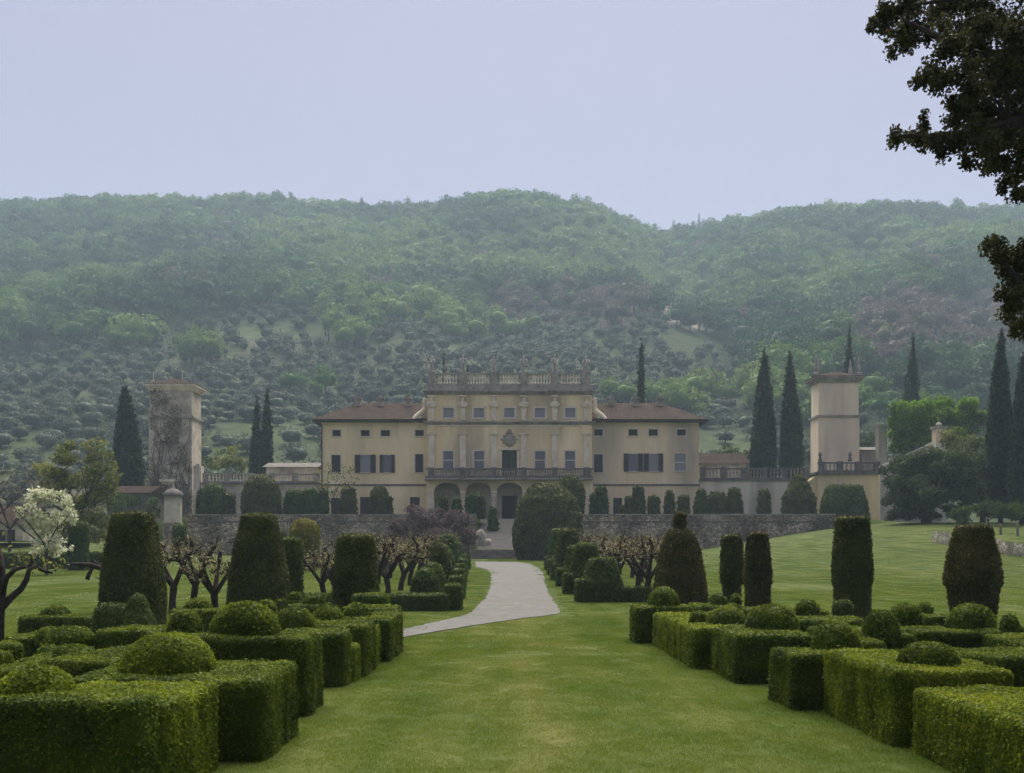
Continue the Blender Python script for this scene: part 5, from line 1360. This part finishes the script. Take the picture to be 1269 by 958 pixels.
# rusty-column side, along the lawn
hb(3.1, 4.55, 25.3, 26.5, .93, 'farthest box hedge block by the lawn, carrying a round dome beside the bell-shaped yew')
hb(3.5, 5.2, 19.5, 25.1, .8, 'long bright box hedge running beside the lawn, with dark notched end', True)
hb(3.83, 5.2, 17.3, 19.35, .84, 'box hedge block with rounded corner carrying the largest smooth dome')
hb(3.95, 5.25, 14.25, 15.5, .80, 'box hedge block with dark leafless gap at its flank and a dome on top')
hb(4.35, 5.75, 11.5, 14.12, .885, 'bright box hedge with deep vertical furrows and a dark end wall', True)
hb(4.47, 6.1, 6.9, 11.3, .73, 'lowest brightest box hedge with dry twigs showing at its foot', True)
LAB_R = ['long box hedge with bright top edge behind the furrowed hedge', 'wavy-topped box hedge carrying the dome before the stout urn', 'box hedge turning a corner beside the dome between pillar and urn', 'box hedge running off beyond the stout urn', 'short bright-topped box hedge beside the wavy-topped one', 'thin box hedge under the small dome by the straight pillar', 'low box hedge along the foot of the tall straight pillar',
         'low box hedge below the bell-shaped yew and its small dome', 'short box hedge joining the dome above the gap to its neighbour', 'low box hedge behind the paired small domes', 'box hedge between the leafless gap block and the pillar', 'thin box hedge at the foot of the rusty twin columns', 'outermost box hedge at the end of the long bright-edged one']
inner_r = [(1186, 1330, 812, .85, .9), (1137, 1244, 782, .85, .8), (1087, 1137, 786, .85, 1.2), (1236, 1300, 778, .8, .7), (1244, 1320, 790, .8, .6), (980, 1030, 757, .78, .5), (990, 1076, 767, .8, .6),
           (861, 921, 751, .8, .7), (1065, 1100, 796, .8, .5), (1140, 1200, 765, .8, .5), (1020, 1090, 781, .78, .7), (925, 985, 755, .75, .5), (1290, 1400, 800, .85, .8)]
for i, (a, b, q, h, d) in enumerate(inner_r):
    Y0 = depth_top(q, h); hb(DX(a, Y0), DX(b, Y0), Y0, Y0 + d + .45, h, LAB_R[i], group=RG)
dm(803, 840, 729, 25.9, .92, 'round box dome below the bell-shaped yew')
dm(925, 988, 750, 18.5, .82, 'largest smooth box dome ' + SR)
dm(1006, 1066, 771, 15.0, .78, 'box dome above the dark leafless gap')
dm(1116, 1186, 796, 12.3, .88, 'box dome on the furrowed bright hedge')
DOME_R = ['small dome at the notched end of the long bright hedge', 'broad dome next to the largest smooth one by the rusty columns', 'large dome on the wavy-topped hedge before the stout urn', 'round dome on the hedge turning a corner', 'dome between the straight pillar and the stout urn', 'tiny dome hidden behind the one between pillar and urn', 'small dome on the thin hedge by the straight pillar', 'small dome below the bell-shaped yew, beside the twin columns', 'tiny dome at the foot of the rusty twin columns', 'small dome beyond the stout urn']
for a, b, q, Y, zb in ((855, 878, 759, 20.5, .8), (876, 926, 754, 20.2, .8), (1175, 1231, 749, 18.4, .85), (1070, 1114, 758, 17.0, .82), (1100, 1142, 748, 20.5, .75), (1134, 1156, 748, 25, .7), (986, 1014, 744, 25.3, .78), (878, 901, 737, 28.5, .8), (905, 918, 737, 31, .75), (1240, 1262, 762, 19, .8)):
    dm(a, b, q, Y + .38, zb, DOME_R.pop(0), DRG)

# ------------------------------------------------------------------ clipped rows along the drive
def gz(x, y): return float(ground_z(x, y))
box_hedge('drive_hedge', -4.95, -2.45, 39.0, 40.6, .62, M['yew_green'], 'long low dark hedge closing the drive border at the bend', None, z0=gz(-3.5, 39.8))
rowL = [(39.4, -2.35, 1.0), (46, -2.55, 1.05), (54, -2.85, 1.1), (63, -3.2, 1.1), (74, -3.6, 1.15), (86, -3.95, 1.2)]
rowR = [(44, 3.2, 1.0), (50, 2.95, 1.05), (57, 2.9, 1.05), (65, 2.9, 1.1), (74, 3.0, 1.15), (84, 3.15, 1.15)]
for i, (Y, X, h) in enumerate(rowL):
    box_hedge('drive_post_hedge', X - .33, X + .33, Y, Y + 1.1, h, M['yew_green'], ORD[i] + ' clipped square post bush from the bend, drive edge by the purplish shrub', 'post bushes by the purplish shrub', z0=gz(X, Y), cat='topiary')
    px = CX + (X - 1.25) / (Y + 2.6) * F
    k = F / (Y + 2.6); q0 = HY - (gz(X, Y + 2.6) - H) * k
    hh = [1.55, 1.6, 2.5, 2.3, 3.0, 3.0][i]; hw = [.62, .6, .75, .7, .8, .8][i]
    topiary('drive_topiary', px, Y + 2.6, [(hw * k, q0), (hw * k, q0 - .3 * hh * k), (hw * .85 * k, q0 - .7 * hh * k), (hw * .5 * k, q0 - .93 * hh * k), (hw * .25 * k, q0 - hh * k), (.6, q0 - hh * k)], M['yew' if i % 3 == 2 else 'yew_green'], ORD[i] + ' clipped beehive yew from the bend, drive row by the purplish shrub', group='beehive yews by the purplish shrub', power=2.5)
for i, (Y, X, h) in enumerate(rowR):
    box_hedge('drive_post_hedge', X - .36, X + .36, Y, Y + 1.2, h, M['yew_green'], ORD[i] + ' clipped square post bush from the bend, drive edge by the huge rounded yew', 'post bushes by the rounded yew', z0=gz(X, Y), cat='topiary')
    Yt = Y + .9; xt = X + .78; k = F / Yt; q0 = HY - (gz(xt, Yt) - H) * k; px = CX + xt * k
    hh = [1.9, 2.5, 2.3, 3.3, 2.6, 3.4][i]; hw = [.86, .8, .7, .85, .7, .85][i]
    topiary('drive_topiary', px, Yt, [(hw * k, q0), (hw * k, q0 - .45 * hh * k), (hw * .95 * k, q0 - .5 * hh * k), (hw * .66 * k, q0 - .95 * hh * k), (hw * .55 * k, q0 - hh * k), (.6, q0 - hh * k)], M['yew' if i % 3 == 0 and i else 'yew_green'], ORD[i] + ' clipped flat-topped yew from the bend, drive row by the huge rounded yew', group='flat-topped yews by the rounded yew', power=3)
box_hedge('drive_hedge', 3.6, 6.9, 44.2, 45.2, .62, M['yew_green'], 'low dark hedge running from the drive border towards the bell-shaped yew', None, z0=gz(5, 44.5))
box_hedge('drive_hedge', -9.2, -5.3, 41.5, 42.3, .5, M['yew_green'], 'low hedge behind the shorter dark cone', None, z0=gz(-7, 42))
# boundary hedge of the lawn below the blossom tree
Yb = 84.; box_hedge('boundary_hedge', DX(-60, Yb), DX(133, Yb), Yb, Yb + 1.6, DZ(686, Yb) - gz(-30, Yb), M['yew_green'], 'long level boundary hedge closing the lawn below the blossom tree', None, z0=gz(DX(40, Yb), Yb))
topiary('yew_column', 97, 82, [(11, 700), (11, 655), (9, 648), (2, 646)], M['yew_green'], 'dark green column rising from the boundary hedge next to the blossom tree', power=2.6)

# ------------------------------------------------------------------ woodland and olive groves on the hillside
def crown_proto(name, seed, R, hgt, lumps, s, per, mat, squash=.85, trunk=True):
    rng = np.random.default_rng(seed); sub = []
    for i in range(lumps):
        d = rng.normal(size=3); d /= np.linalg.norm(d); d[2] = abs(d[2]) * 1.1 - .25; q = rng.uniform(.45, .75)
        f = rng.uniform(.38, .58) * R
        sub.append((d[0] * R * q, d[1] * R * q, hgt * .58 + d[2] * R * q * squash, f, f, f * .85))
    V, Q, T = clump_leaves(sub, s, per, rng, shell=.7, aspect=.75, spread=.55)
    bV, bQ = surf_rev(resample([(.05, hgt * .58 - R * .5), (R * .55, hgt * .58 - R * .35), (R * .68, hgt * .58), (R * .5, hgt * .58 + R * .42), (.05, hgt * .58 + R * .55)], R * .25), 12)
    bV = displace(bV, bQ, R * .2, 1.5 / R, seed)
    m = MB(); m.tube([(0, 0, -1), (0, 0, hgt * .6)], [R * .09, R * .05], 6)
    tv = np.array(m.v); tq = np.array([f for f in m.f if len(f) == 4])
    AV = np.concatenate([V, bV, tv]); AQ = np.concatenate([Q, bQ + len(V), tq + len(V) + len(bV)])
    mi = np.concatenate([np.zeros(len(Q) + len(bQ)), np.ones(len(tq))])
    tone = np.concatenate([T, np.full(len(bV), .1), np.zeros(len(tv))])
    return np_mesh(name, AV, AQ, [mat, M['bark']], mi, tone)

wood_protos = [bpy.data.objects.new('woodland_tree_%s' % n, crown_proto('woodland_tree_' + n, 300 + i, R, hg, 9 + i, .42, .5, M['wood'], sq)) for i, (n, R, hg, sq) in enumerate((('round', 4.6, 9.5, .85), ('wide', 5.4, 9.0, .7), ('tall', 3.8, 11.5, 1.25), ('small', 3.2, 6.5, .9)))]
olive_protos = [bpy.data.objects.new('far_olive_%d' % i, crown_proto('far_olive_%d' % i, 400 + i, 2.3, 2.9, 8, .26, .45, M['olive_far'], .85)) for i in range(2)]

def scatter(name, P, scale, rot, tint, protos, label, cat):
    me = bpy.data.meshes.new(name); me.vertices.add(len(P)); me.vertices.foreach_set('co', np.asarray(P, np.float32).ravel())
    for an, ty, data in (('sc', 'FLOAT_VECTOR', scale), ('rt', 'FLOAT_VECTOR', rot)):
        a = me.attributes.new(an, ty, 'POINT'); a.data.foreach_set('vector', np.asarray(data, np.float32).ravel())
    a = me.attributes.new('tint', 'FLOAT', 'POINT'); a.data.foreach_set('value', np.asarray(tint, np.float32))
    a = me.attributes.new('pick', 'INT', 'POINT'); a.data.foreach_set('value', RNG.integers(0, len(protos), len(P)).astype(np.int32))
    me.update()
    o = bpy.data.objects.new(name, me); COL.objects.link(o); tag(o, label, cat, kind='stuff')
    ng = bpy.data.node_groups.new(name + '_scatter', 'GeometryNodeTree')
    ng.interface.new_socket('Geometry', in_out='INPUT', socket_type='NodeSocketGeometry'); ng.interface.new_socket('Geometry', in_out='OUTPUT', socket_type='NodeSocketGeometry')
    n, l = ng.nodes, ng.links
    gi, go = n.new('NodeGroupInput'), n.new('NodeGroupOutput'); ip = n.new('GeometryNodeInstanceOnPoints'); jn = n.new('GeometryNodeJoinGeometry')
    for p in protos:
        oi = n.new('GeometryNodeObjectInfo'); oi.inputs['Object'].default_value = p; oi.inputs['As Instance'].default_value = True
        l.new(oi.outputs['Geometry'], jn.inputs[0])
    def na(nm, ty):
        x = n.new('GeometryNodeInputNamedAttribute'); x.data_type = ty; x.inputs['Name'].default_value = nm; return x.outputs['Attribute']
    ip.inputs['Pick Instance'].default_value = True
    l.new(gi.outputs[0], ip.inputs['Points']); l.new(jn.outputs[0], ip.inputs['Instance']); l.new(na('pick', 'INT'), ip.inputs['Instance Index'])
    l.new(na('rt', 'FLOAT_VECTOR'), ip.inputs['Rotation']); l.new(na('sc', 'FLOAT_VECTOR'), ip.inputs['Scale']); l.new(ip.outputs[0], go.inputs[0])
    md = o.modifiers.new('scatter', 'NODES'); md.node_group = ng
    return o

# jittered grid over the hillside
step = 6.9; Y = np.arange(190, 935, step); pts = []
for y in Y:
    xw = (1269 + 620) / F * y / 2
    x = np.arange(-xw, xw, step); pts.append(np.stack([x + RNG.uniform(-.45, .45, len(x)) * step, y + RNG.uniform(-.45, .45, len(x)) * step], -1))
P = np.concatenate(pts)
zn, px, py, Z = zone(P[:, 0], np.maximum(P[:, 1], 183.5))
P3 = np.stack([P[:, 0], P[:, 1], Z], -1)
n1 = fbm(np.stack([P[:, 0] * .012, P[:, 1] * .012, 0 * px], -1), 51, 3); n2 = fbm(np.stack([P[:, 0] * .05, P[:, 1] * .05, 0 * px], -1), 57, 2)
rr = RNG.random(len(P))
wood = ((zn == 0) & (rr < .80)) | ((zn == 4) & (rr < .7)) | ((zn == 1) & (n1 > .42) & (rr < .35) & (P[:, 1] > 300))
wi = np.where(wood)[0]
tint = np.where(zn[wi] == 4, RNG.uniform(.72, .95, len(wi)), np.clip(.28 + .55 * n1[wi] + .2 * n2[wi] + RNG.normal(0, .11, len(wi)), .0, .66))
tint = np.where((zn[wi] == 0) & (RNG.random(len(wi)) < .012), .78, tint)
sz = RNG.uniform(.95, 1.75, len(wi)) * np.where(zn[wi] == 4, .8, 1) * np.where(P[wi, 1] < 330, .7, 1)
scl = np.stack([sz, sz, sz * RNG.uniform(.85, 1.15, len(wi))], -1)
rot = np.stack([0 * sz, 0 * sz, RNG.uniform(0, 6.28, len(wi))], -1)
scatter('woodland', P3[wi], scl, rot, tint, wood_protos, 'unbroken spring woodland covering the upper hillside', 'woodland')

# olive trees: the nearest 280 as single trees, the rest as the far grove
oz = np.where((((zn == 1) & (rr < .8)) | ((zn == 2) & (rr < .22))) & ~wood & (P[:, 1] > 205))[0]
vis = (px > -25) & (px < 1295) & ~((px > 392) & (px < 870) & (py > 515)) & (py < 600)
cand = oz[vis[oz]]; cand = cand[np.argsort(P[cand, 1])]
near, far = cand[:280], np.setdiff1d(oz, cand[:280])
om = []
for i in range(3):
    me = crown_proto('olive_tree', 500 + i, 2.3, 2.9, 9, .17, .42, M['olive'], .85); om.append(me)
for j, i in enumerate(near):
    o = bpy.data.objects.new('olive_tree', om[j % 3]); COL.objects.link(o)
    s = RNG.uniform(1.0, 1.85); o.location = P3[i]; o.scale = (s, s, s * RNG.uniform(.8, 1.05)); o.rotation_euler = (0, 0, RNG.uniform(0, 6.28))
    tag(o, 'grey-green olive tree on the grassy lower slope behind the villa', 'tree', 'olive trees on the lower slope')
sz = RNG.uniform(1.0, 1.85, len(far))
scatter('olive_grove', P3[far], np.stack([sz, sz, sz * .92], -1), np.stack([0 * sz, 0 * sz, RNG.uniform(0, 6.28, len(far))], -1), RNG.uniform(-.05, .45, len(far)), olive_protos, 'far part of the olive grove thinning into the woodland', 'grove')

# single trees breaking the skyline
for i, (pxs_, top, hw, sp) in enumerate(((835, 271, 6, 'cone'), (866, 264, 5, 'cone'), (852, 276, 5, 'cone'), (150, 241, 6, 'cone'), (112, 247, 5, 'cone'), (360, 239, 7, 'round'), (448, 245, 5, 'round'), (505, 244, 7, 'round'))):
    Yr_ = 872.; X = DX(pxs_, Yr_); zg = float(hill_z(X, Yr_)); zt = DZ(top, Yr_)
    lab = ['pointed conifer on the saddle of the ridge', 'tallest narrow conifer on the saddle of the ridge', 'smallest conifer between its two neighbours on the ridge saddle', 'pointed conifer on the long level ridge', 'small conifer beside the pointed one on the level ridge', 'round tree standing proud of the ridge woodland', 'small round tree in the dip of the ridge', 'round tree where the ridge starts to climb to its top'][i]
    t = thing('ridge_tree', (X, Yr_, zg), lab, 'tree', None)
    w = hw * Yr_ / F; hgt = zt - zg; rng = np.random.default_rng(900 + i)
    MB().tube([(X, Yr_, zg - 1), (X, Yr_, zg + hgt * .6)], [.5, .2], 6).build('trunk', M['bark_dark'], t)
    cls = []
    for k in range(14):
        u = k / 13; wr = w * ((1 - u) ** .8 if sp == 'cone' else math.sin(math.pi * (.15 + .8 * u)) ** .6)
        a = rng.uniform(0, 6.28); cls.append((X + math.cos(a) * wr * .4, Yr_ + math.sin(a) * wr * .4, zg + hgt * (.15 + .8 * u), wr * .75 + .3, wr * .75 + .3, hgt * .1 + .4))
    V, Q, T = clump_leaves(cls, .5, .8, rng, shell=.4)
    link_mesh('crown', np_mesh('crown', V - np.array(ORG[t.name]), Q, [M['dark_tree']], tone=T), t)

# fresh bushes in front of the hillside foot
for i, (pxb, q, Yb_, hw, mt) in enumerate(((900, 560, 186, 14, 'shrub'), (925, 566, 184, 10, 'shrub'), (288, 566, 176, 20, 'spring'), (255, 572, 178, 10, 'shrub'), (1080, 545, 186, 10, 'shrub'))):
    lab = ['green bush on the meadow behind the red outbuilding roof', 'smaller green bush close to the tall needle-tipped cypress', 'yellowish leafy bush above the vine-grown balustrade', 'low green bush between the overgrown tower and the slim cypress pair', 'green bush behind the small dark roofed lodge'][i]
    crown_tree('hill_bush', pxb, Yb_, 580, [(pxb, q, hw, hw * .7), (pxb - hw * .7, q + hw * .4, hw * .7, hw * .5), (pxb + hw * .7, q + hw * .4, hw * .7, hw * .5)], mt, lab, .22, .7, limbs=4, rad=.15)

# ------------------------------------------------------------------ grass on the near lawn
rng = np.random.default_rng(5)
def grass_patch(name, n, side, hgt, wd):
    x, y = rng.uniform(-side / 2, side / 2, n), rng.uniform(-side / 2, side / 2, n)
    a = rng.uniform(0, 6.28, n); h = hgt * rng.uniform(.5, 1.25, n); lx, ly = rng.normal(0, .5, n) * h, rng.normal(0, .5, n) * h
    b = np.stack([x, y, np.full(n, -.004)], -1); d = np.stack([np.cos(a), np.sin(a), 0 * a], -1) * wd
    tip = b + np.stack([lx, ly, h], -1)
    V = np.stack([b - d, b + d, tip + d * .3, tip - d * .3], 1).reshape(-1, 3)
    me = np_mesh(name, V, np.arange(4 * n).reshape(n, 4), [M['blade']], tone=np.repeat(rng.random(n), 4))
    return bpy.data.objects.new(name, me)
gp_near = [grass_patch('grass_patch_%d' % i, 950, .62, .022, .0036) for i in range(3)]
gp_far = [grass_patch('grass_patch_far_%d' % i, 1500, 1.5, .026, .0075) for i in range(3)]
def lawn_points(x0, x1, y0, y1, st, cond):
    X, Y = np.meshgrid(np.arange(x0, x1, st), np.arange(y0, y1, st)); p = np.stack([X.ravel(), Y.ravel()], -1) + rng.uniform(-.25, .25, (X.size, 2)) * st
    px = CX + p[:, 0] / p[:, 1] * F
    k = (px > -120) & (px < 1390) & cond(p[:, 0], p[:, 1]) & ~poly_in(p[:, 0], p[:, 1], DRIVE_POLY)
    p = p[k]; return np.stack([p[:, 0], p[:, 1], ground_z(p[:, 0], p[:, 1])], -1)
pa = lawn_points(-3.3, 4.8, 8.6, 29, .5, lambda x, y: (x > -2.95) & (x < 4.6) & (rng.random(len(x)) > (y - 20) / 9))
pb_ = lawn_points(-62, 64, 20, 124, 1.2, lambda x, y: ((y > 24) & (rng.random(len(x)) > (y - 80) / 45)) | ((np.abs(x - .8) < 3.2) & (rng.random(len(x)) < (y - 19) / 6)))
for nm, pp, pr_ in (('lawn_grass', pa, gp_near), ('lawn_grass_far', pb_, gp_far)):
    n = len(pp); z = RNG.uniform(0, 6.28, n)
    sc_ = RNG.uniform(.85, 1.2, n)
    scatter(nm, pp, np.stack([sc_, sc_, sc_ * RNG.uniform(.7, 1.2, n)], -1), np.stack([0 * z, 0 * z, z], -1), 0 * z, pr_, 'short mown grass blades of the ' + ('central lawn between the hedges' if nm == 'lawn_grass' else 'lawn around the parterre and the drive'), 'grass')

# white daisies sprinkled in the lawn
dv, dq = [], []
for k in range(420):
    if k < 260: x, y = rng.uniform(-22, -7), rng.uniform(33, 70)
    else: x, y = rng.uniform(8, 30), rng.uniform(34, 75)
    z = float(ground_z(x, y)) + .06; r = .02
    i = len(dv); dv += [(x - r, y - r, z), (x + r, y - r, z + .012), (x + r, y + r, z), (x - r, y + r, z + .012)]; dq.append((i, i + 1, i + 2, i + 3))
M['daisy'] = mat_surf('daisy_petals', (.7, .7, .62), (.8, .8, .76), 3, .8, 0)
tag(link_mesh('daisies', np_mesh('daisies', np.array(dv), np.array(dq), [M['daisy']])), 'tiny white daisies sprinkled in the outer lawns', 'flowers', kind='stuff')

# ------------------------------------------------------------------ haze
hz = MB().box(-1950, 1950, -100, 1290, -80, 360).build('haze', nt('haze_air')[0])
hm = hz.data.materials[0]; n, l = hm.node_tree.nodes, hm.node_tree.links
vo = n.new('ShaderNodeVolumePrincipled'); vo.inputs['Color'].default_value = (.56, .76, .95, 1); vo.inputs['Density'].default_value = .00035; vo.inputs['Anisotropy'].default_value = .2
ho = n.new('ShaderNodeOutputMaterial'); l.new(vo.outputs[0], ho.inputs['Volume'])
tag(hz, 'thin bluish haze filling the valley air', 'haze', kind='stuff')
